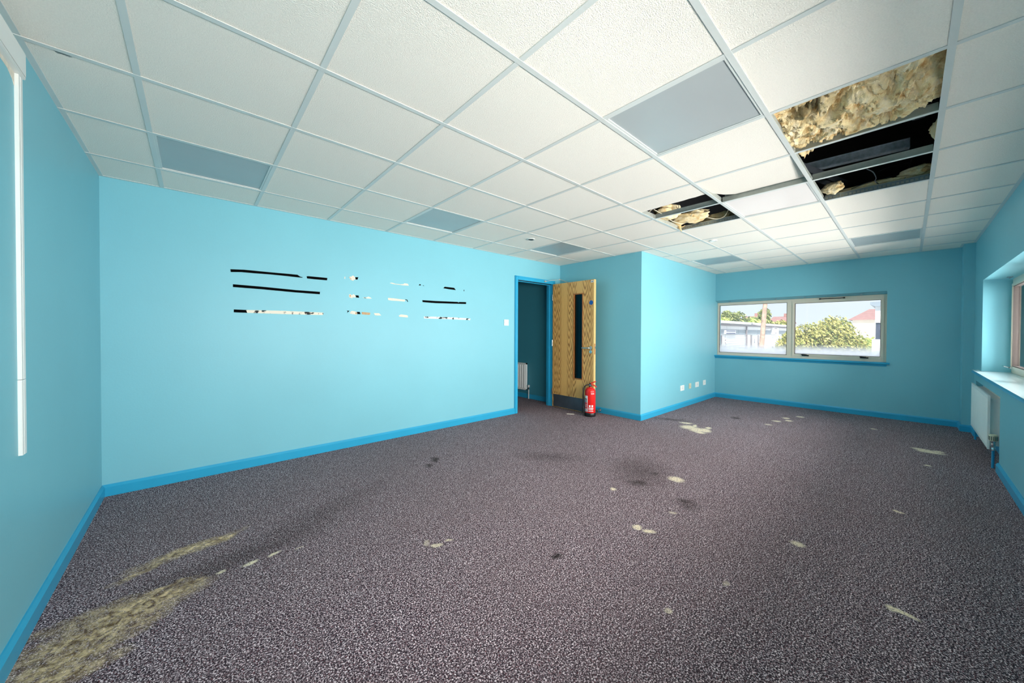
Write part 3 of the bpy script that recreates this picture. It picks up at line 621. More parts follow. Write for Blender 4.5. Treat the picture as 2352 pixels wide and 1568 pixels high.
mb = MB(); mb.lathe([(.026, 0), (.026, .006), (.022, .009), (.001, .009)], (LX0, hy, hz-.058), 24, 'X', -1); mb.build('lock_rose', M['chrome'], leaf, smooth=True)
mb = MB(); mb.lathe([(.005, 0), (.001, .002)], (LX0-.009, hy, hz-.052), 12, 'X', -1); mb.box(LX0-.011, LX0-.009, hy-.003, hy+.003, hz-.074, hz-.055); mb.build('keyhole', M['dark'], leaf)
mb = MB(); mb.box(LX0+.011, LX0+.033, LY0-.001, LY0, .90, 1.06); mb.build('lock_faceplate', M['bead'], leaf)
mb = MB(); mb.box(LX0+.016, LX0+.028, LY0-.012, LY0-.001, .985, 1.02); mb.build('latch', M['chrome'], leaf, bevel=.003)
mb = MB(); mb.lathe([(.034, 0), (.034, .0012), (.001, .0012)], (LX0, -.336, 1.672), 32, 'X', -1)
sg = mb.build('fire_door_sign', M['bluesign'], leaf)
mw = Matrix.Translation((LX0-.0014, -.336, 1.672)) @ Matrix(((0, 0, -1, 0), (-1, 0, 0, 0), (0, 1, 0, 0), (0, 0, 0, 1)))
mw2 = lambda y, z: Matrix.Translation((LX0-.0016, y, z)) @ Matrix(((0, 0, -1), (-1, 0, 0), (0, 1, 0))).to_4x4()
box(LX0-.0014, LX0, -.378, -.326, 1.972, 2.002).build('white_tag', M['label'], leaf)
box(LX0-.0024, LX0-.0014, -.370, -.336, 1.981, 1.990).build('tag_mark', M['dark'], leaf)
box(LX0-.0012, LX0, .395, .408, 1.985, 1.998).build('hinge_mark', M['dark'], leaf)
for z in (.25, 1.05, 1.80): MB().tube([(LX0-.002, LY1+.008, z-.05), (LX0-.002, LY1+.008, z+.05)], .006, 10).build('hinge', M['chrome'], door, smooth=True)
# overhead closer arm
mb = MB(); mb.lathe([(.014, 0), (.014, .012), (.001, .014)], (4.415, .43, 2.05), 16, 'Y', -1); mb.box(4.395, 4.435, .418, .436, 2.04, 2.06)
e1 = Vector((4.596, .282, 2.078)); mb.prism([(4.415, .418, 2.047), (4.415, .432, 2.047), e1+Vector((0, .007, 0)), e1-Vector((0, .007, 0))], (0, 0, .005))
mb.lathe([(.010, 0), (.010, .022), (.001, .024)], e1-Vector((0, 0, .008)), 14)
mb.prism([e1+Vector((0, .008, .006)), e1+Vector((0, -.006, .006)), (4.665, .16, 2.028), (4.670, .175, 2.028)], (0, 0, .005))
mb.build('closer_arm', M['teeweb'], door)
box(LX1, LX1+.045, .02, .26, 1.955, 2.015).build('closer_body', M['galv'], leaf, bevel=.004)

# corridor beyond the door
CX = 4.805
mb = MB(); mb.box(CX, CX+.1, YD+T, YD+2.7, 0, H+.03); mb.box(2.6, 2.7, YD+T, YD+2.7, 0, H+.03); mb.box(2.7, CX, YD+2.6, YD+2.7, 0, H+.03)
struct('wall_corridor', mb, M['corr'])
struct('ceiling_corridor', box(2.6, CX+.1, YD+T, YD+2.7, H, H+.03), M['tile'])
mb = MB(); mb.box(CX-ST, CX, YD+T, YD+2.6, 0, SK); struct('baseboard_corridor', mb, M['skirt'], bevel=.004)
def radiator_corr():
    e = thing('radiator', 'white ribbed radiator on corridor wall seen through the open doorway', 'radiator', (4.74, 1.5, .155))
    y0, y1, z0, z1 = 1.214, 1.95, .155, .655; xf = 4.742; mb = MB(); ny = 12; st = (y1-y0-.03)/ny
    pts = []
    mb.box(xf+.012, xf+.03, y0+.01, y1-.01, z0+.01, z1-.01)
    for k in range(ny): yy = y0+.015+st*(k+.5); mb.prism([(xf+.014, yy-.026, z0+.035), (xf, yy-.014, z0+.035), (xf, yy+.014, z0+.035), (xf+.014, yy+.026, z0+.035)], (0, 0, z1-z0-.07))
    mb.build('panel', M['radiator'], e)
    mb = MB(); mb.box(xf+.002, xf+.05, y0, y0+.012, z0, z1); mb.box(xf+.002, xf+.05, y1-.012, y1, z0, z1); mb.box(xf+.004, xf+.05, y0, y1, z1-.03, z1); mb.box(xf+.004, xf+.05, y0, y1, z0, z0+.02)
    mb.build('casing', M['radiator'], e, bevel=.003)
    mb = MB(); yv = y0-.06; mb.tube([(xf+.025, y0, z0+.045), (xf+.025, yv, z0+.045)], .009, 10); mb.tube([(xf+.025, yv, z0+.02), (xf+.025, yv, z0+.06)], .013, 10)
    mb.build('valve_body', M['chrome'], e, smooth=True)
    MB().tube([(xf+.025, yv, z0+.06), (xf+.025, yv, z0+.10)], [.017, .019], 14).build('valve_cap', M['white'], e, smooth=True)
    MB().tube([(xf+.025, yv, 0), (xf+.025, yv, z0+.02)], .0085, 10).build('pipe', M['white'], e, smooth=True)
radiator_corr()

# ------------------------------------------------------------------ fire extinguisher
ex, ey = 4.512, -.392
e = thing('fire_extinguisher', 'red fire extinguisher with black hose standing against the open door', 'fire extinguisher', (ex, ey, 0))
rb = .077
MB().lathe([(rb*.8, 0), (rb+.002, .004), (rb+.004, .02), (rb+.004, .045), (rb-.002, .056), (.001, .056)], (ex, ey, 0), 36).build('base', M['dark'], e, smooth=True)
prof = [(rb-.004, .05), (rb, .06), (rb, .36)] + [(rb*math.cos(t*math.pi/2*.93/8)+.0, .36+.062*math.sin(t*math.pi/2/8)) for t in range(1, 9)] + [(.02, .425), (.018, .437)]
body = MB().lathe(prof, (ex, ey, 0), 40).build('cylinder', M['red'], e, smooth=True)
cdir = Vector((CAM.x-ex, CAM.y-ey, 0)).normalized(); cang = math.degrees(math.atan2(cdir.y, cdir.x))
def wrap(name, a0, a1, z0, z1, mt, parent, r=rb+.0012):
    mb = MB(); n = max(4, int(abs(a1-a0)/5)); b0 = len(mb.v)
    for i in range(n+1):
        a = R(cang+a0+(a1-a0)*i/n)
        for rr in (r-.0012, r): 
            for z in (z0, z1): mb.v.append((ex+rr*math.cos(a), ey+rr*math.sin(a), z))
    for i in range(n):
        k = b0+i*4; mb.f += [(k+2, k+6, k+7, k+3), (k, k+1, k+5, k+4), (k, k+4, k+6, k+2), (k+1, k+3, k+7, k+5)]
    mb.f += [(b0, b0+2, b0+3, b0+1), (b0+n*4, b0+n*4+1, b0+n*4+3, b0+n*4+2)]
    return mb.build(name, mt, parent, smooth=False)
# image right = decreasing angle from the camera direction... (clockwise seen from above is to the left)
lb = wrap('side_label', -28, -74, .075, .305, M['label'], body)
for (z0, z1, a0, a1) in ((.25, .262, -36, -70), (.232, .242, -36, -60), (.212, .222, -36, -64)): wrap('label_print', a0, a1, z0, z1, M['dark'], lb, rb+.002)
wrap('label_band', -33, -72, .118, .205, M['red'], lb, rb+.002)
for (z0, z1, a0, a1) in ((.180, .186, -40, -62), (.165, .171, -40, -58), (.150, .156, -40, -64), (.135, .141, -40, -60)): wrap('label_print', a0, a1, z0, z1, M['label'], lb, rb+.0027)
for (z0, z1) in ((.100, .106), (.085, .091)): wrap('label_print', -36, -68, z0, z1, M['dark'], lb, rb+.002)
for (z0, z1, a0, a1) in ((.345, .350, 8, 46), (.330, .335, 8, 46), (.146, .172, -14, 4), (.146, .172, 14, 32), (.132, .137, -20, 34), (.122, .127, -20, 36), (.112, .117, -20, 34), (.102, .107, -20, 30), (.080, .088, -22, 34)):
    wrap('printed_panel', a0, a1, z0, z1, M['label'], body)
MB().lathe([(.019, .43), (.021, .44), (.017, .452), (.017, .475), (.011, .48), (.001, .482)], (ex, ey, 0), 18).build('valve_head', M['dark'], e, smooth=True)
sr = Vector((-cdir.y, cdir.x, 0))     # camera right in the ground plane
sr = sr if sr.dot(_r) > 0 else -sr
c0 = Vector((ex, ey, 0)); U_ = Vector((0, 0, 1))
mb = MB(); p = lambda s_, z: c0+sr*s_+U_*z
mb.tube([p(.005, .462), p(.04, .460), p(.075, .440), p(.092, .425)], [.008, .009, .008, .006], 8); mb.build('carry_handle', M['red'], e, smooth=True)
mb = MB(); mb.tube([p(.0, .478), p(.03, .488), p(.06, .503), p(.085, .508)], [.007, .009, .008, .005], 8); mb.build('squeeze_lever', M['red'], e, smooth=True)
mb = MB(); mb.lathe([(.010, 0), (.010, .012), (.001, .014)], c0+cdir*.017+U_*.455, 12, 'X', -1); mb.build('pressure_gauge', M['chrome'], e, smooth=True)
hp = []
for k in range(12): t = k/11*math.pi/2; hp.append(c0+cdir*.03*(k/11)+sr*(-.01-.088*math.sin(t))+U_*(.39+.072*math.cos(t)))
hp += [c0+cdir*.03-sr*.1+U_*z for z in (.33, .26, .19, .13)]
MB().tube(hp, .0085, 10).build('hose', M['dark'], e, smooth=True)
MB().tube([c0+cdir*.03-sr*.1+U_*.135, c0+cdir*.03-sr*.1+U_*.12, c0+cdir*.03-sr*.102+U_*.05], [.0095, .013, .012], 10).build('nozzle', M['dark'], e, smooth=True)

# door stop on the skirting
mb = MB(); mb.lathe([(.022, 0), (.022, .004), (.013, .008), (.012, .06), (.016, .062), (.016, .078), (.001, .080)], (XR-ST, -.372, .042), 20, 'X', -1)
tag(mb.build('door_stopper', M['chrome'], smooth=True), 'chrome door stopper on the blue skirting behind the extinguisher', 'door stop')
mb = MB(); q = at(1311, 950.5, 'Z', .0); mb.prism([q+Vector((-.05, .04, 0)), q+Vector((-.03, .045, 0)), q+Vector((.03, -.035, 0)), q+Vector((.02, -.05, 0)), q+Vector((-.02, -.02, 0))], (0, 0, .006))
tag(mb.build('wood_splinter', M['plaster']), 'small pale splinter on the carpet in front of the open door', 'debris')

# ------------------------------------------------------------------ switch and sockets
def plate(name, label, cat, c, w_, h_, axis, group=None, dark=False, kind='socket', mt='white'):
    e = thing(name, label, cat, c, group); x, y, z = c; mb = MB(); d = .009     # both walls face -Y
    mb.box(x-w_/2, x+w_/2, y-d, y, z-h_/2, z+h_/2); mb.build('face_plate', M[mt], e, bevel=.002)
    if kind == 'switch':
        box(x-.013, x+.013, y-d-.004, y-d, z-.018, z+.018).build('rocker', M['white'], e, bevel=.0015)
        for s in (-1, 1): MB().lathe([(.0035, 0), (.003, .001), (.001, .001)], (x+s*.033, y-d, z), 10, 'Y', -1).build('screw', M['chrome'], e)
    else:
        mb = MB(); 
        for (dx, dz, a, b2) in ((0, .018, .003, .006), (-.012, -.006, .005, .003), (.012, -.006, .005, .003)): mb.box(x+dx-a, x+dx+a, y-d-.0006, y-d, z+dz-b2, z+dz+b2)
        mb.build('socket_holes', M['dark'], e)
        box(x-w_*.35, x-w_*.35+.010, y-d-.003, y-d, z+.02, z+.036).build('switch_rocker', M['white'], e, bevel=.001)
    return e
plate('light_switch', 'square white light switch left of the doorway', 'light switch', (3.604, YD, 1.367), .088, .088, 'Y', kind='switch')
gs = 'small wall sockets low on the box wall'
plate('wall_socket', 'leftmost white double socket low on the pale box wall', 'socket', (6.168, YB, .318), .148, .088, 'Y', gs)
plate('data_socket', 'narrow cream data socket, second from left on the box wall', 'socket', (6.478, YB, .322), .088, .088, 'Y', gs, mt='valve')
plate('wall_socket', 'white double socket, third from left on the box wall', 'socket', (6.78, YB, .318), .148, .088, 'Y', gs)
plate('wall_socket', 'rightmost white socket, nearest the far window corner', 'socket', (7.118, YB, .322), .118, .088, 'Y', gs)

# ------------------------------------------------------------------ torn tape and bare patches on the door wall
def patch(name, label, cat, pts, mt='tape', d=.0016, group=None, parent=None, base=0):
    P_ = [at(x, y, 'Y', YD) for (x, y) in pts]; P_ = [Vector((q.x, YD-base, q.z)) for q in P_]
    o = MB().prism(P_, (0, -d, 0)).build(name, M[mt], parent)
    return tag(o, label, cat, group) if not parent else o
zt_ = 'torn tape remains on the blue wall'
def strip(x0, x1, top, bot, n=14, j=.35):
    """quad strip outline with a slightly ragged edge; top/bot are functions of x"""
    f = lambda x, pr: pr[0]+(pr[1]-pr[0])*(x-x0)/(x1-x0) if not callable(pr) else pr(x)
    a = [(x0+(x1-x0)*i/n, f(x0+(x1-x0)*i/n, top)+random.uniform(-j, j)*.5) for i in range(n+1)]
    b2 = [(x0+(x1-x0)*i/n, f(x0+(x1-x0)*i/n, bot)+random.uniform(-j, j)*.5) for i in range(n, -1, -1)]
    return a+b2
patch('tape_strip', 'long black tape strip, top left, bent down to a torn right end', 'tape', [(529, 618), (530, 624.6), (555, 624.8), (585, 627.5), (620, 630), (660, 634), (684, 636.8), (694, 637.5), (695.5, 636.2), (690, 635.2), (687, 633.5), (683.5, 630.8), (660, 628.5), (620, 625), (585, 621.5), (560, 619.2)], group=zt_)
patch('tape_strip', 'short black tape strip at the right of the top row, left group', 'tape', [(704, 634.5), (705.5, 639.3), (720, 641), (751, 643.6), (752, 638.2), (730, 636), (708, 634)], group=zt_)
patch('tape_strip', 'long unbroken black tape strip in the middle of the left group', 'tape', [(535, 652.5), (535, 659), (600, 664), (680, 671.5), (734.5, 675.6), (735, 670), (680, 666), (600, 658)], group=zt_)
patch('tape_strip', 'long pale flecked tape strip, lowest of the left group', 'tape', [(565, 711.5), (568, 718.2), (650, 721), (740, 723.3), (742.5, 722), (742.8, 718), (735, 717.2), (650, 713.5)], 'tapefleck', group=zt_)
patch('tape_strip', 'black left end of the lowest flecked tape strip', 'tape', [(537, 710.3), (537, 717), (568, 718.2), (565, 711.5)], group=zt_)
patch('tape_strip', 'black tape bar in the middle row above the light switch side', 'tape', [(970, 689), (970.5, 693.6), (1000, 696), (1070.5, 698), (1070.5, 693.6), (1055, 693.2), (1053, 694.5), (1051, 693), (1000, 691)], group=zt_)
patch('tape_strip', 'white torn tape bar with black marks, lowest on the right', 'tape', [(973.5, 726.5), (974, 731), (1010, 732), (1045, 733.3), (1080, 734.8), (1080.5, 731.2), (1060, 730), (1045, 728.8), (1010, 727.5)], 'tapetorn', group=zt_)
patch('tape_strip', 'short slanted black tape bit, top row at the right', 'tape', [(1018, 661.7), (1021.5, 658.2), (1043, 660.8), (1047, 666), (1030, 663.9)], group=zt_)
patch('tape_scrap', 'small black tape dot left of the top right tape bit', 'tape', [(961.8, 654.5), (963.5, 652.4), (966.4, 652.8), (966.6, 655.2), (962.2, 655.2)], group=zt_)
patch('tape_scrap', 'tiny dark tape curl beside the black dot', 'tape', [(970.5, 655.3), (972.5, 655), (974.6, 656.6), (972.5, 656.3)], group=zt_)
patch('tape_scrap', 'tiny upright black tape speck, far right of the top row', 'tape', [(1064.8, 668.5), (1065, 665.2), (1066.2, 665.2), (1066, 668.8)], group=zt_)
# middle column: peeled paint with black ends, three rows
bp = 'peeled bare patches on the blue wall'
for k, (pts, bl, br, lab) in enumerate([
    ([(802, 636), (804, 634.8), (807, 635.5), (808.5, 633), (812, 633), (815, 636), (816.5, 639.5), (816, 642), (812.5, 642.5), (811.5, 645), (808.5, 643.5), (806, 643), (803.5, 640)],
     [(801, 636), (802.5, 635.5), (803.5, 638.5)], [(816, 636.2), (823, 636.6), (821, 642), (816.5, 641.6)], 'peeled white patch with black tape end, top row middle'),
    ([(801.2, 679), (802, 676), (804.5, 675), (807, 677), (809, 678), (811.5, 675.2), (815, 677.5), (817.5, 682), (815, 683), (810, 682.6), (808.5, 685.3), (806, 683.5), (802.5, 683)],
     None, [(816.5, 677.8), (823.5, 678.3), (824.8, 683.6), (817.8, 683)], 'peeled white patch with brown spot and black tape end, middle row'),
    ([(803, 719.5), (806.5, 714), (811, 713.8), (819, 716), (820.5, 719.5), (818.5, 722.8), (815.5, 721.8), (808, 721)],
     [(796.5, 713), (803, 713.5), (800, 716), (797, 718.8), (798.5, 715.5)], [(819.5, 715.8), (826.5, 716.2), (828, 721.2), (820.5, 721)], 'peeled white patch with black tape end, lowest row middle')]):
    e = thing('peeled_patch', lab, 'wall patch', at(810, pts[0][1], 'Y', YD), bp)
    patch('bare_plaster', None, None, pts, 'plaster', .0022, parent=e); patch('tape_end', None, None, br, 'tape', .0018, parent=e)
    if bl: patch('tape_end', None, None, bl, 'tape', .0018, parent=e)
    s = [(803.5, 637), (805, 637.5), (807, 641.5), (805.5, 641.5)] if k == 0 else ([(802.8, 677.5), (805.2, 676.8), (806, 679.5), (805, 682), (802.8, 681.5)] if k == 1 else [(816.2, 717), (819, 717.5), (820, 719.5), (818.5, 721.8), (816, 720.5)])
    patch('brown_spot', None, None, s, 'plasterb', .0008, parent=e, base=.0022)
patch('peeled_patch', 'thin peeled streak, black at the left and pale right, middle row', 'wall patch', [(833, 683.2), (838, 682.6), (842, 682.8), (846, 681), (850, 682.6), (854, 685.3), (848, 685.6), (842, 685), (836, 684.6)], 'tapefleck', .0016, bp)
patch('peeled_patch', 'brown paper patch with pale rim, lowest row', 'wall patch', [(830.5, 717), (832.5, 716.2), (850.5, 718), (850, 722), (848, 723), (838, 722.4), (831, 721.6)], 'plasterb', .0018, bp)
patch('peeled_patch', 'small pale wedge patch right of the brown one, lowest row', 'wall patch', [(858.8, 718.5), (862, 719), (870.5, 719), (872.5, 721.2), (876, 724.2), (866, 724.2), (861, 723.6)], 'plaster', .0018, bp)
patch('peeled_patch', 'long cream peeled sliver, top row between the two tape groups', 'wall patch', [(895.2, 650.2), (898, 648.8), (903, 649.6), (908, 651.5), (920, 652.8), (927.5, 652), (928.5, 650.4), (936.5, 651.4), (939, 655.8), (926, 655), (905, 652.6)], 'plaster', .0018, bp)
patch('peeled_patch', 'long cream peeled bar, middle row between the two tape groups', 'wall patch', [(891, 684.2), (892, 683.8), (905, 685), (920, 687), (930, 688), (930.5, 690), (929, 692.4), (915, 691), (899, 690), (891.5, 688.8)], 'plaster', .0018, bp)
patch('tape_scrap', 'tiny hooked black tape scrap at the end of the cream bar', 'tape', [(930.5, 687.2), (935.5, 688.2), (937.3, 693), (935.5, 693), (934.5, 689.6), (930.8, 688.4)], group=zt_)
patch('peeled_patch', 'short cream peeled bar, lowest row between the two tape groups', 'wall patch', [(915.8, 725), (918, 723), (921, 722), (935, 723.6), (937, 725.5), (936.5, 729), (925, 727.8), (917, 727)], 'plaster', .0018, bp)
patch('peeled_patch', 'tiny pale upright fleck, left of the top middle patch', 'wall patch', [(790.8, 639.8), (791.2, 635.4), (793, 635.2), (792.6, 640.2)], 'plaster', .0016, bp)

# ------------------------------------------------------------------ trunking on the left wall
e = thing('cable_trunking', 'white plastic cable trunking down the left wall', 'trunking', (XL, -1.15, .72))
mb = MB(); y0, y1 = -1.193, -1.143; z0, z1 = .735, 2.216; D_ = .011
mb.prism([(XL, y0, z0), (XL, y1, z0), (XL+D_*.6, y1-.002, z0), (XL+D_, y1-.006, z0), (XL+D_, y0+.022, z0), (XL+D_*.9, y0+.021, z0), (XL+D_*.9, y0+.018, z0), (XL+D_, y0+.015, z0), (XL+D_, y0+.003, z0), (XL+D_*.85, y0, z0)], (0, 0, 1.03-z0+.0))
mb.build('trunking_lower', M['white'], e)
mb = MB()
mb.prism([(XL, y0+.001, 1.032), (XL, y1-.001, 1.032), (XL+D_*.6, y1-.003, 1.032), (XL+D_, y1-.007, 1.032), (XL+D_, y0+.022, 1.032), (XL+D_*.9, y0+.021, 1.032), (XL+D_*.9, y0+.018, 1.032), (XL+D_, y0+.015, 1.032), (XL+D_, y0+.003, 1.032), (XL+D_*.85, y0+.001, 1.032)], (0, 0, z1-1.032))
mb.build('trunking_upper', M['white'], e)
e = thing('trunking_box', 'white square trunking running along the top of the left wall', 'trunking', (XL, -1.6, 2.3))
mb = MB(); mb.box(XL, XL+.019, YW+.02, -1.15, 2.214, 2.318); mb.build('duct_body', M['white'], e, bevel=.002)
mb = MB(); mb.box(XL+.019, XL+.0215, YW+.02, -1.158, 2.222, 2.310); mb.build('duct_lid', M['white'], e, bevel=.0015)
tag(MB().prism([(XL, -1.195, 2.214), (XL, -1.195, 2.165), (XL, -1.21, 2.18), (XL, -1.26, 2.197), (XL, -1.5, 2.20), (XL, -2.2, 2.195), (XL, -2.2, 2.222)], (.0015, 0, 0)).build('bare_patch', M['plaster']), 'unpainted cream strip of wall under the square trunking', 'wall patch')

# ------------------------------------------------------------------ far window
FX = XE+.115
win = thing('window_1', 'two-pane cream framed window in the far wall', None, (FX, -2.1, .82), kind='structure')
# sloped plaster head and sides of the reveal
mb = MB(); mb.prism([(XE, FY0, FZ1+.002), (XE, FY0, FZ1), (FX, FY0, 1.808), (FX+.1, FY0, 1.808), (FX+.1, FY0, FZ1+.002)], (0, FY1-FY0, 0)); mb.build('reveal_head', M['wall'], win)
fz0, fz1 = .822, 1.806; fy0, fy1 = FY0, YB-.001; my0, my1 = -2.185, -2.105
mb = MB(); fd = .06
mb.box(FX, FX+fd, fy0, fy1, fz1-.05, fz1); mb.box(FX, FX+fd, fy0, fy1, fz0-.02, fz0+.03)
mb.box(FX, FX+fd, fy0, fy0+.036, fz0+.03, fz1-.05); mb.box(FX, FX+fd, fy1-.03, fy1, fz0+.03, fz1-.05); mb.box(FX, FX+fd, my0, my1, fz0+.03, fz1-.05)
mb.build('window_frame', M['frame'], win, bevel=.003)
# fixed pane (left) gasket + glass
def ring(mb, x0, x1, y0, y1, z0, z1, b_):
    mb.box(x0, x1, y0, y1, z0, z0+b_); mb.box(x0, x1, y0, y1, z1-b_, z1); mb.box(x0, x1, y0, y0+b_, z0+b_, z1-b_); mb.box(x0, x1, y1-b_, y1, z0+b_, z1-b_)
mb = MB(); ring(mb, FX+.01, FX+.03, my1, fy1-.03, fz0+.03, fz1-.05, .006); mb.build('gasket', M['gasket'], win)
box(FX+.018, FX+.024, my1, fy1-.03, fz0+.03, fz1-.05).build('glass_pane', M['glass_glare'], win)
# opening sash (right)
mb = MB(); ring(mb, FX-.012, FX+.045, fy0+.030, my0+.006, fz0+.022, fz1-.042, .034)
sash = mb.build('sash', M['frame'], win, bevel=.003)
mb = MB(); ring(mb, FX+.0, FX+.03, fy0+.064, my0-.028, fz0+.056, fz1-.076, .005); mb.build('gasket', M['gasket'], sash)
box(FX+.016, FX+.022, fy0+.064, my0-.028, fz0+.056, fz1-.076).build('glass_pane', M['glass_glare'], sash)
for (yy) in (at(1850, 818, 'X', FX).y, at(1985, 824, 'X', FX).y):
    mb = MB(); mb.box(FX-.026, FX-.012, yy-.045, yy+.045, fz0+.026, fz0+.046); mb.tube([(FX-.024, yy-.02, fz0+.046), (FX-.05, yy+.03, fz0+.052), (FX-.05, yy+.05, fz0+.05)], .006, 8)
    mb.build('window_handle', M['dark'], sash)
mb = MB(); ya, yb2 = at(1884, 681.5, 'X', FX).y, at(1939, 677.5, 'X', FX).y; mb.box(FX-.014, FX-.001, yb2, ya, fz1-.028, fz1-.016)
for yy in (ya, yb2): mb.box(FX-.02, FX, yy-.012, yy+.012, fz1-.032, fz1-.012)
mb.build('trickle_vent', M['dark'], win)
for px in (1676, 1782, 1848, 1978):
    yy = at(px, 690, 'X', XE+.05).y; MB().box(XE+.03, XE+.07, yy-.012, yy+.012, 1.812, 1.822).build('blind_bracket', M['galv'], win)
mb = MB(); mb.prism([(XE-.032, FY0-.035, .806), (XE-.040, FY0-.035, .798), (XE-.040, FY0-.035, .786), (XE-.03, FY0-.035, .778), (XE+.0, FY0-.035, .778), (XE+.0, FY0-.035, .806)], (0, YB-FY0+.035, 0))
mb.box(XE, FX+.06, FY0, YB, .795, .806); mb.build('window_sill', M['skirt'], win)
mb = MB(); mb.box(XE-.014, XE, FY0-.005, YB, .757, .778); mb.box(XE-.008, XE, FY0-.005, YB, .748, .757); mb.build('sill_moulding', M['skirt'], win, bevel=.003)

# ------------------------------------------------------------------ right window
w2 = thing('window_2', 'long cream framed window in the right wall', None, (3.6, YW-.2, .82), kind='structure')
YF = YW-.192
mb = MB(); z0, z1 = WZ0, WZ1-.008
mb.box(WX0, WX1, YF-.06, YF, z1-.055, z1); mb.box(WX0, WX1, YF-.06, YF, z0, z0+.045)
bars = [WX0, 1.5, 2.8, 4.1, 5.4, WX1]
for k, x in enumerate(bars):
    a = x if k == 0 else (x-.05 if k == len(bars)-1 else x-.035); b_ = x+.05 if k == 0 else (x if k == len(bars)-1 else x+.035)
    mb.box(a, b_, YF-.06, YF, z0+.045, z1-.055)
mb.build('window_frame', M['frame'], w2, bevel=.003)
for k in range(5):
    x0, x1 = bars[k]+(.05 if k == 0 else .035), bars[k+1]-(.05 if k == 4 else .035)
    mb = MB(); a = .028
    mb.box(x0, x1, YF-.05, YF+.012, z0+.045, z0+.045+a); mb.box(x0, x1, YF-.05, YF+.012, z1-.055-a, z1-.055); mb.box(x0, x0+a, YF-.05, YF+.012, z0+.045+a, z1-.055-a); mb.box(x1-a, x1, YF-.05, YF+.012, z0+.045+a, z1-.055-a)
    s_ = mb.build('sash', M['frame'], w2, bevel=.003)
    mb = MB(); g = .004; mb.box(x0+a, x0+a+g, YF-.03, YF+.004, z0+.073, z1-.083); mb.box(x1-a-g, x1-a, YF-.03, YF+.004, z0+.073, z1-.083); mb.box(x0+a, x1-a, YF-.03, YF+.004, z0+.073, z0+.08); mb.box(x0+a, x1-a, YF-.03, YF+.004, z1-.09, z1-.083)
    mb.build('gasket', M['gasket'], s_)
    box(x0+a, x1-a, YF-.022, YF-.016, z0+.073, z1-.083).build('glass_pane', M['glass'], s_)
    xx = x1-.09
    mb = MB(); mb.box(xx-.05, xx+.03, YF+.012, YF+.03, z0+.05, z0+.07); mb.tube([(xx, YF+.03, z0+.062), (xx+.02, YF+.055, z0+.07), (xx+.10, YF+.058, z0+.072)], .006, 8); mb.build('window_handle', M['chrome'], s_)
mb = MB(); ys = -3.998
mb.prism([(WX0-.22, ys+.006, .812), (WX0-.22, ys, .806), (WX0-.22, ys, .790), (WX0-.22, ys+.006, .784), (WX0-.22, YW, .784), (WX0-.22, YW, .812)], (6.93-WX0+.22, 0, 0))
mb.box(WX0, WX1, YF-.01, YW, .802, .812); mb.build('window_sill', M['skirt'], w2)
M['sillw'] = mat('pale_sill_gloss', (216, 238, 242), .18, var=.02, vscale=3)
box(WX0-.215, 6.925, YW, ys+.006, .8121, .8135).build('sill_top', M['sillw'], w2); box(WX0, WX1, YF, YW, .8121, .8135).build('sill_top', M['sillw'], w2)
mb = MB(); mb.box(6.45, 6.62, YF+.03, YF+.034, WZ1-.012, WZ1-.001); mb.box(6.5, 6.53, YF+.02, YF+.06, WZ1-.006, WZ1); mb.build('blind_bracket', M['galv'], w2)

# ------------------------------------------------------------------ radiator under the right window
e = thing('radiator', 'white double panel radiator under the right window', 'radiator', (6.3, -4.04, .16))
x0, x1, z0, z1 = 5.652, 6.965, .160, .652; yf = -3.996
mb = MB(); mb.box(x0, x1, yf-.012, yf-.003, z0, z1)
nr = 26; st = (x1-x0-.06)/nr
for k in range(nr): xc = x0+.03+st*(k+.5); mb.prism([(xc-st*.36, yf-.004, z0+.03), (xc-st*.22, yf, z0+.03), (xc+st*.22, yf, z0+.03), (xc+st*.36, yf-.004, z0+.03)], (0, 0, z1-z0-.06))
mb.build('front_panel', M['radiator'], e)
mb = MB(); mb.box(x0+.005, x1-.005, yf-.098, yf-.084, z0+.01, z1-.01); mb.build('back_panel', M['radiator'], e, bevel=.003)
mb = MB(); mb.box(x0+.02, x1-.02, yf-.08, yf-.02, z1-.05, z1-.03)
for k in range(18): xx = x0+.04+(x1-x0-.08)*k/17; mb.box(xx-.001, xx+.001, yf-.082, yf-.014, z0+.03, z1-.05)
mb.build('convector_fins', M['radiator'], e)
mb = MB(); mb.box(x0-.004, x0, yf-.016, yf+.001, z0, z1); mb.box(x0, x1, yf-.016, yf+.001, z1, z1+.004); mb.build('trim', M['radiator'], e, bevel=.0015)
mb = MB(); xv, yv = 5.617, -4.027
mb.tube([(x0, yv, z0+.075), (xv, yv, z0+.075)], .010, 12); mb.lathe([(.012, 0), (.014, .01), (.014, .03), (.011, .034), (.016, .05), (.016, .06)], (xv, yv, z0+.03), 16); mb.lathe([(.013, 0), (.013, .02), (.009, .03)], (xv, yv, z0+.0), 8)
mb.build('valve_body', M['chrome'], e, smooth=True)
mb = MB(); n_ = 14; mb.lathe([(.022, 0), (.026, .004), (.026, .05), (.022, .058), (.001, .058)], (xv, yv, z0+.088), 28)
vh = mb.build('valve_head', M['valve'], e, smooth=True)
mb = MB()
for k in range(n_):
    a = 2*math.pi*k/n_; cx, cy = xv+.0262*math.cos(a), yv+.0262*math.sin(a); t_ = Vector((-math.sin(a), math.cos(a), 0))*.0022; r_ = Vector((math.cos(a), math.sin(a), 0))*.0012
    c_ = Vector((cx, cy, z0+.096)); mb.prism([c_-t_-r_, c_+t_-r_, c_+t_+r_, c_-t_+r_], (0, 0, .036))
tag(mb.build('grip_slots', M['dsteel'], vh), kind='stuff')
MB().tube([(xv, yv, 0), (xv, yv, z0+.002)], .009, 12).build('pipe', M['blue_pipe'], e, smooth=True)
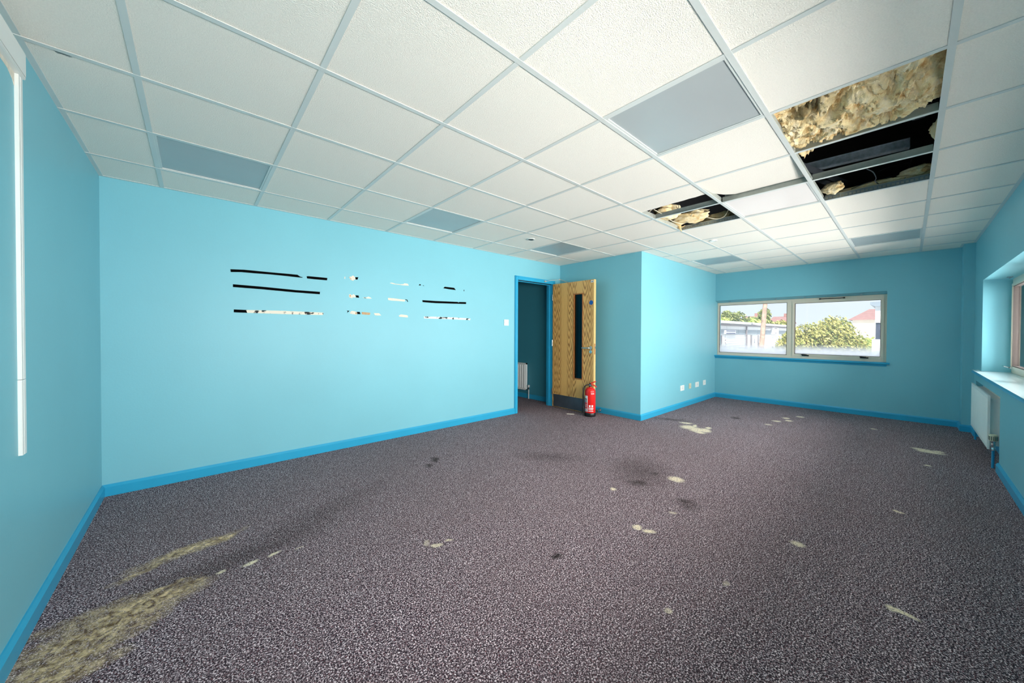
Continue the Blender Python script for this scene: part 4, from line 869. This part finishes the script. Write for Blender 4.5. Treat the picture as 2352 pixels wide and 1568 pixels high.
MB().tube([(6.93, -4.03, 0), (6.93, -4.03, z0+.04)], .009, 12).build('pipe', M['blue_pipe'], e, smooth=True)
for xb3 in (5.80, 6.75): box(xb3, xb3+.04, YW-ND, yf-.09, z0+.05, z1-.06).build('wall_bracket', M['galv'], e)

# ------------------------------------------------------------------ outside
GZ = -3.4
M['ground'] = mat('pale_concrete_yard', (236, 232, 226), .9, var=.06, vscale=.3)
M['pshed'] = mat('white_cladding', (232, 232, 236), .5, var=.03, vscale=1)
M['gshed'] = mat('grey_cladding', (150, 160, 172), .5, var=.04, vscale=1)
M['fascia'] = mat('white_fascia', (246, 246, 248), .5)
M['seam'] = mat('seam_grey', (140, 132, 138), .6)
M['timber'] = mat('weathered_pole', (188, 158, 140), .9, var=.3, vscale=5, bump=.5, bscale=30)
M['roofred'] = mat('clay_roof', (172, 128, 122), .9, var=.12, vscale=3)
M['brick'] = mat('orange_brick_wall', (206, 140, 104), .9, var=.12, vscale=2)
M['render'] = mat('cream_render', (240, 232, 216), .9, var=.03, vscale=1)
M['dband'] = mat('dark_glazing', (76, 78, 96), .3, var=.3, vscale=9)
M['barks'] = mat('bark', (96, 82, 62), .9)
struct('ground', box(-40, 160, -110, 90, GZ-.2, GZ), M['ground'])
def leafmat(name, c0_, c1_):
    m = mat(name, c0_, .6, spec=.2); n = m.node_tree; b = n.nodes['Principled BSDF']; L = n.links.new
    g = n.nodes.new('ShaderNodeNewGeometry'); r = n.nodes.new('ShaderNodeValToRGB'); r.color_ramp.elements[0].color = lin(c0_); r.color_ramp.elements[1].color = lin(c1_)
    L(g.outputs['Random Per Island'], r.inputs[0]); L(r.outputs[0], b.inputs['Base Color']); return m
M['leafy'] = leafmat('yellow_green_leaves', (104, 122, 62), (236, 222, 140))
M['leafg'] = leafmat('mid_green_leaves', (88, 108, 62), (204, 204, 130))
M['leafb'] = leafmat('bright_green_leaves', (150, 172, 80), (232, 234, 150))
def tree(name, label, x, y, top, rx, ry, rz, n, size, mt, group, seed, blobs=14, zc=None):
    rnd = random.Random(seed); e = thing(name, label, 'tree', (x, y, GZ), group)
    zc = top-rz if zc is None else zc
    mb = MB(); mb.tube([(x, y, GZ), (x+.1, y, (GZ+zc)/2), (x, y, zc)], [rx*.09+.06, rx*.07+.04, .04], 8)
    for k in range(5): a = rnd.uniform(0, 6.28); mb.tube([(x, y, GZ+(zc-GZ)*.5), (x+math.cos(a)*rx*.3, y+math.sin(a)*ry*.3, zc-.1*rz), (x+math.cos(a)*rx*.6, y+math.sin(a)*ry*.6, zc+.3*rz)], [.06, .045, .02], 6)
    mb.build('trunk', M['barks'], e, smooth=True)
    bl = []
    for k in range(blobs):
        u = rnd.uniform(-1, 1); a = rnd.uniform(0, 6.28); s = math.sqrt(1-u*u); rr = rnd.uniform(.35, .72)
        bl.append((x+rx*s*math.cos(a)*rr, y+ry*s*math.sin(a)*rr, zc+rz*u*rr, rnd.uniform(.3, .5)))
    mb = MB()
    for k in range(n):
        b_ = rnd.choice(bl); u = rnd.uniform(-1, 1); a = rnd.uniform(0, 6.28); s = math.sqrt(1-u*u); rr = rnd.uniform(.6, 1.0)*b_[3]
        c_ = Vector((b_[0]+rx*s*math.cos(a)*rr, b_[1]+ry*s*math.sin(a)*rr, b_[2]+rz*u*rr))
        q = Vector((rnd.gauss(0, 1), rnd.gauss(0, 1), rnd.gauss(0, 1))).normalized(); t_ = q.orthogonal().normalized(); t2 = q.cross(t_); ls = size*rnd.uniform(.6, 1.3)
        mb.poly([c_-t_*ls, c_-t2*ls*.45, c_+t_*ls, c_+t2*ls*.45])
    me = bpy.data.meshes.new('foliage'); me.from_pydata(mb.v, [], mb.f); me.materials.append(M[mt]); tag(link('foliage', me, e), kind='stuff')
gt = 'trees beyond the far window'
tree('leafy_bush', 'big yellow-green tree filling the right pane of the far window', 27.5, -.55, 2.45, 1.6, 2.05, 2.0, 15000, .085, 'leafy', gt, 11, 26, zc=.35)
tree('leafy_bush', 'yellow-tinged tree left side of the right pane, reaching behind the mullion', 27.0, 1.0, 1.9, 1.2, 1.15, 1.7, 8000, .085, 'leafy', gt, 12, 16, zc=.2)
tree('green_shrub', 'bright green shrub right of the big tree, below the red hip roof', 32.0, -1.75, 1.35, 1.2, 1.0, 1.3, 5000, .08, 'leafb', gt, 13, 12, zc=.0)
c1 = at(1680, 710, 'X', 62); tree('round_tree', 'round tree behind the shed roof at the left of the left pane', 62, c1.y, at(1680, 704, 'X', 62).z, 2.6, 2.3, 2.6, 5000, .2, 'leafg', gt, 21, 14)
c1 = at(1746, 716, 'X', 62); tree('round_tree', 'round tree behind the timber pole in the left pane', 62, c1.y, at(1746, 709, 'X', 62).z, 2.2, 1.9, 2.3, 4500, .2, 'leafg', gt, 22, 12)
c1 = at(1659, 728, 'X', 60); tree('round_tree', 'low tree at the left edge of the left pane', 60, c1.y, at(1659, 720, 'X', 60).z, 1.8, 1.6, 1.8, 3000, .2, 'leafb', gt, 23, 9)
for k, px in enumerate((1700, 1735, 1772, 1800)):
    c1 = at(px, 733, 'X', 58); tree('hedge_tree', ['low tree right of the leftmost round tree', 'low yellow-green tree left of the timber pole', 'low dark tree right of the timber pole', 'low golden tree beside the window mullion'][k], 58, c1.y, at(px, 733-(k % 2)*2, 'X', 58).z, 1.8, 1.9, 1.6, 2600, .18, ['leafg', 'leafb', 'leafg', 'leafy'][k], gt, 30+k, 9)
# industrial shed: its long front runs away from the far window
SYF = 5.15
e = thing('industrial_shed', 'long white and grey industrial shed outside the far window, left pane', 'building', (34, SYF, GZ))
sx0, sx1 = 18.0, 52.0
def zat(px, py): p_ = at(px, py, 'Y', SYF); return p_.z
zr = zat(1700, 741) ; zf = zr-.20
box(sx0, sx1, SYF, SYF+14, GZ, zr-.06).build('shed_body', M['pshed'], e)
box(sx0-.3, sx1+.3, SYF-.25, SYF+14, zr-.12, zr+.06).build('roof_fascia', M['fascia'], e)
box(sx0, sx1, SYF-.18, SYF-.02, zr-.26, zr-.16).build('gutter', M['seam'], e)
zb1, zb0 = zat(1700, 757.5), zat(1700, 767.5)
pb = [sx0] + [sx0+2.6*k for k in range(1, 13)] + [sx1]
for k in range(len(pb)-1):
    box(pb[k]+.03, pb[k+1]-.03, SYF-.05, SYF+.01, zb0, zb1).build('grey_panel', M['gshed'], e)
    box(pb[k]+.02, pb[k+1]-.02, SYF-.03, SYF+.01, zb1+.03, zr-.28).build('cladding_panel', M['pshed'], e)
def sx(px): return at(px, 770, 'Y', SYF).x
for px in (1711, 1823): x = sx(px); MB().tube([(x, SYF-.12, GZ), (x, SYF-.12, zr-.2)], .06, 8).build('downpipe', M['seam'], e)
xa, xb_ = sx(1661), sx(1686); s_ = box(xa, xb_, SYF-.12, SYF-.05, zb0+.03, zb1-.03).build('sign_board', M['fascia'], e)
M['navy'] = mat('navy_print', (88, 92, 132), .6)
zc_ = (zb0+zb1)/2; hh = (zb1-zb0)/2-.03
for z in (zc_+hh*.55, zc_-hh*.7): box(xa+.25, xb_-.15, SYF-.14, SYF-.12, z-.03, z+.03).build('sign_line', M['navy'], s_)
xa, xb_ = sx(1770), sx(1784); s_ = box(xa, xb_, SYF-.16, SYF-.05, zb0-.02, zb1+.36).build('sign_board', M['fascia'], e)
mwf = lambda x, z: Matrix.Translation((x, SYF-.18, z)) @ Matrix(((1, 0, 0), (0, 0, -1), (0, 1, 0))).to_4x4()
box((xa+xb_)/2-.5, (xa+xb_)/2+.5, SYF-.17, SYF-.16, zb1+.18, zb1+.24).build('sign_line', M['seam'], s_); box((xa+xb_)/2-.3, (xa+xb_)/2+.3, SYF-.17, SYF-.16, zb0+.08, zb0+.13).build('sign_line', M['seam'], s_)
for (p0_, p1_, zt2, nm, mt) in ((1665, 1708, zb0-.05, 'roller_door', 'pshed'), (1713, 1722, zb0-.05, 'brown_door', 'render'), (1738, 1746, zb0-.02, 'window_panel', 'pshed'), (1758, 1782, zb0-.05, 'roller_door', 'pshed')):
    d_ = box(sx(p0_), sx(p1_), SYF-.04, SYF+.01, GZ, zt2).build(nm, M[mt], e)
    if nm == 'roller_door':
        mb = MB()
        for q in range(26): z = GZ+.15+q*.17; mb.box(sx(p0_)+.02, sx(p1_)-.02, SYF-.055, SYF-.04, z, z+.02)
        tag(mb.build('slat_ribs', M['pshed'], d_), kind='stuff')
for px in (1652.5, 1654.5, 1724, 1739.5): x = sx(px); box(x-.10, x+.10, SYF-.08, SYF, GZ, zb0-.06).build('door_post', M['seam'], e)
x = sx(1741.5); box(x-.35, x+.35, SYF-.06, SYF, GZ+2.2, zat(1741, 787)).build('dark_opening', M['dband'], e)
text_mesh('5', .75, M['seam'], 'unit_number', mwf(sx(1661.5), zat(1661.5, 789)) @ Matrix.Translation((0, 0, -.05)), e)
text_mesh('4', .75, M['seam'], 'unit_number', mwf(sx(1729), zat(1729, 785)) @ Matrix.Translation((0, 0, -.05)), e)
# telegraph pole
pt, pbm = at(1757.5, 698, 'X', 24.5), at(1748, 808, 'X', 24.0); dd = (pbm-pt); bot = pt+dd*((GZ-pt.z)/dd.z)
e = thing('utility_pole', 'leaning brown timber pole outside the left pane', 'utility pole', bot)
MB().tube([bot, (bot+pt)/2, pt], [.155, .13, .105], 12).build('pole', M['timber'], e, smooth=True)
for (z, s) in ((1.45, 1), (1.62, -1)): p_ = pt+dd*((z-pt.z)/dd.z); mb = MB(); mb.tube([p_, p_+Vector((0, s*-.55, .12))], .02, 6); mb.lathe([(.03, 0), (.05, .05), (.03, .1)], p_+Vector((0, s*-.55, .1)), 10); mb.build('bracket', M['seam'], e)
# houses
def hip(name, label, x0, x1, y0, y1, ze, zr_, mroof, mwall, hipped=True):
    e = thing(name, label, 'house', ((x0+x1)/2, (y0+y1)/2, GZ), 'houses beyond the far window')
    box(x0, x1, y0, y1, GZ, ze).build('walls', M[mwall], e); o_ = .35; ym = (y0+y1)/2; xm = (x0+x1)/2; mb = MB()
    A_, B_, C_, D2 = (x0-o_, y0-o_, ze), (x1+o_, y0-o_, ze), (x1+o_, y1+o_, ze), (x0-o_, y1+o_, ze); h = (y1-y0)*.32 if hipped else -o_
    E_, F_ = (xm, y0+h, zr_), (xm, y1-h, zr_)
    mb.poly([A_, D2, F_, E_]); mb.poly([B_, E_, F_, C_]); mb.poly([A_, E_, B_]); mb.poly([D2, C_, F_]); mb.poly([A_, B_, C_, D2]); mb.build('roof', M[mroof], e)
    box(xm-.4, xm+.4, ym-.9, ym-.3, zr_-.5, zr_+.5).build('chimney', M['roofred'], e) if not hipped else None
    for q in ((.3, .7) if not hipped else ()): yy = y0+(y1-y0)*q; box(x0-.05, x0+.02, yy-.6, yy+.6, ze-1.9, ze-.7).build('window', M['dband'], e)
    return e
X_ = 70
hip('gabled_house', 'small brown-roofed house between the two round trees', X_, X_+8, at(1726, 740, 'X', X_).y, at(1702, 740, 'X', X_).y, at(1710, 741, 'X', X_).z, at(1712, 726.5, 'X', X_+4).z, 'roofred', 'render', False)
hip('gabled_house', 'orange-brown house right of the timber pole', X_+4, X_+12, at(1800, 740, 'X', X_+4).y, at(1768, 740, 'X', X_+4).y, at(1790, 741, 'X', X_+4).z, at(1785, 727, 'X', X_+8).z, 'roofred', 'brick', False)
X_ = 55
hip('hip_roof_house', 'house with broad red hip roof at the right of the right pane', X_, X_+9, at(2060, 730, 'X', X_).y, at(1958, 730, 'X', X_).y, at(1990, 734, 'X', X_).z, at(1990, 710, 'X', X_+4.5).z, 'roofred', 'render')
# neighbouring rendered wing with eaves
X_ = 13.0
e = thing('white_building', 'white rendered building edge with projecting eaves, right end of the right pane', 'building', (X_, -3.6, GZ))
yl = at(2010, 730, 'X', X_).y; yr = -4.6; zt3 = at(2012, 702, 'X', X_).z; zm1, zm0 = at(2012, 741, 'X', X_).z, at(2012, 779, 'X', X_).z
box(X_, X_+6, yr, yl, zm1, zt3).build('upper_wall', M['fascia'], e); box(X_+.04, X_+6, yr, yl-.01, zm0, zm1).build('dark_band', M['dband'], e); box(X_-.02, X_+6, yr, yl+.05, GZ, zm0).build('lower_wall', M['fascia'], e)
ye = at(1999, 698, 'X', X_).y; ze = at(2000, 694, 'X', X_).z
mb = MB(); mb.prism([(X_-.1, ye, ze), (X_-.1, ye, ze-.06), (X_-.1, yl, zt3-.02), (X_-.1, yr, zt3-.02), (X_-.1, yr, ze)], (6, 0, 0)); mb.build('eaves', M['gshed'], e)
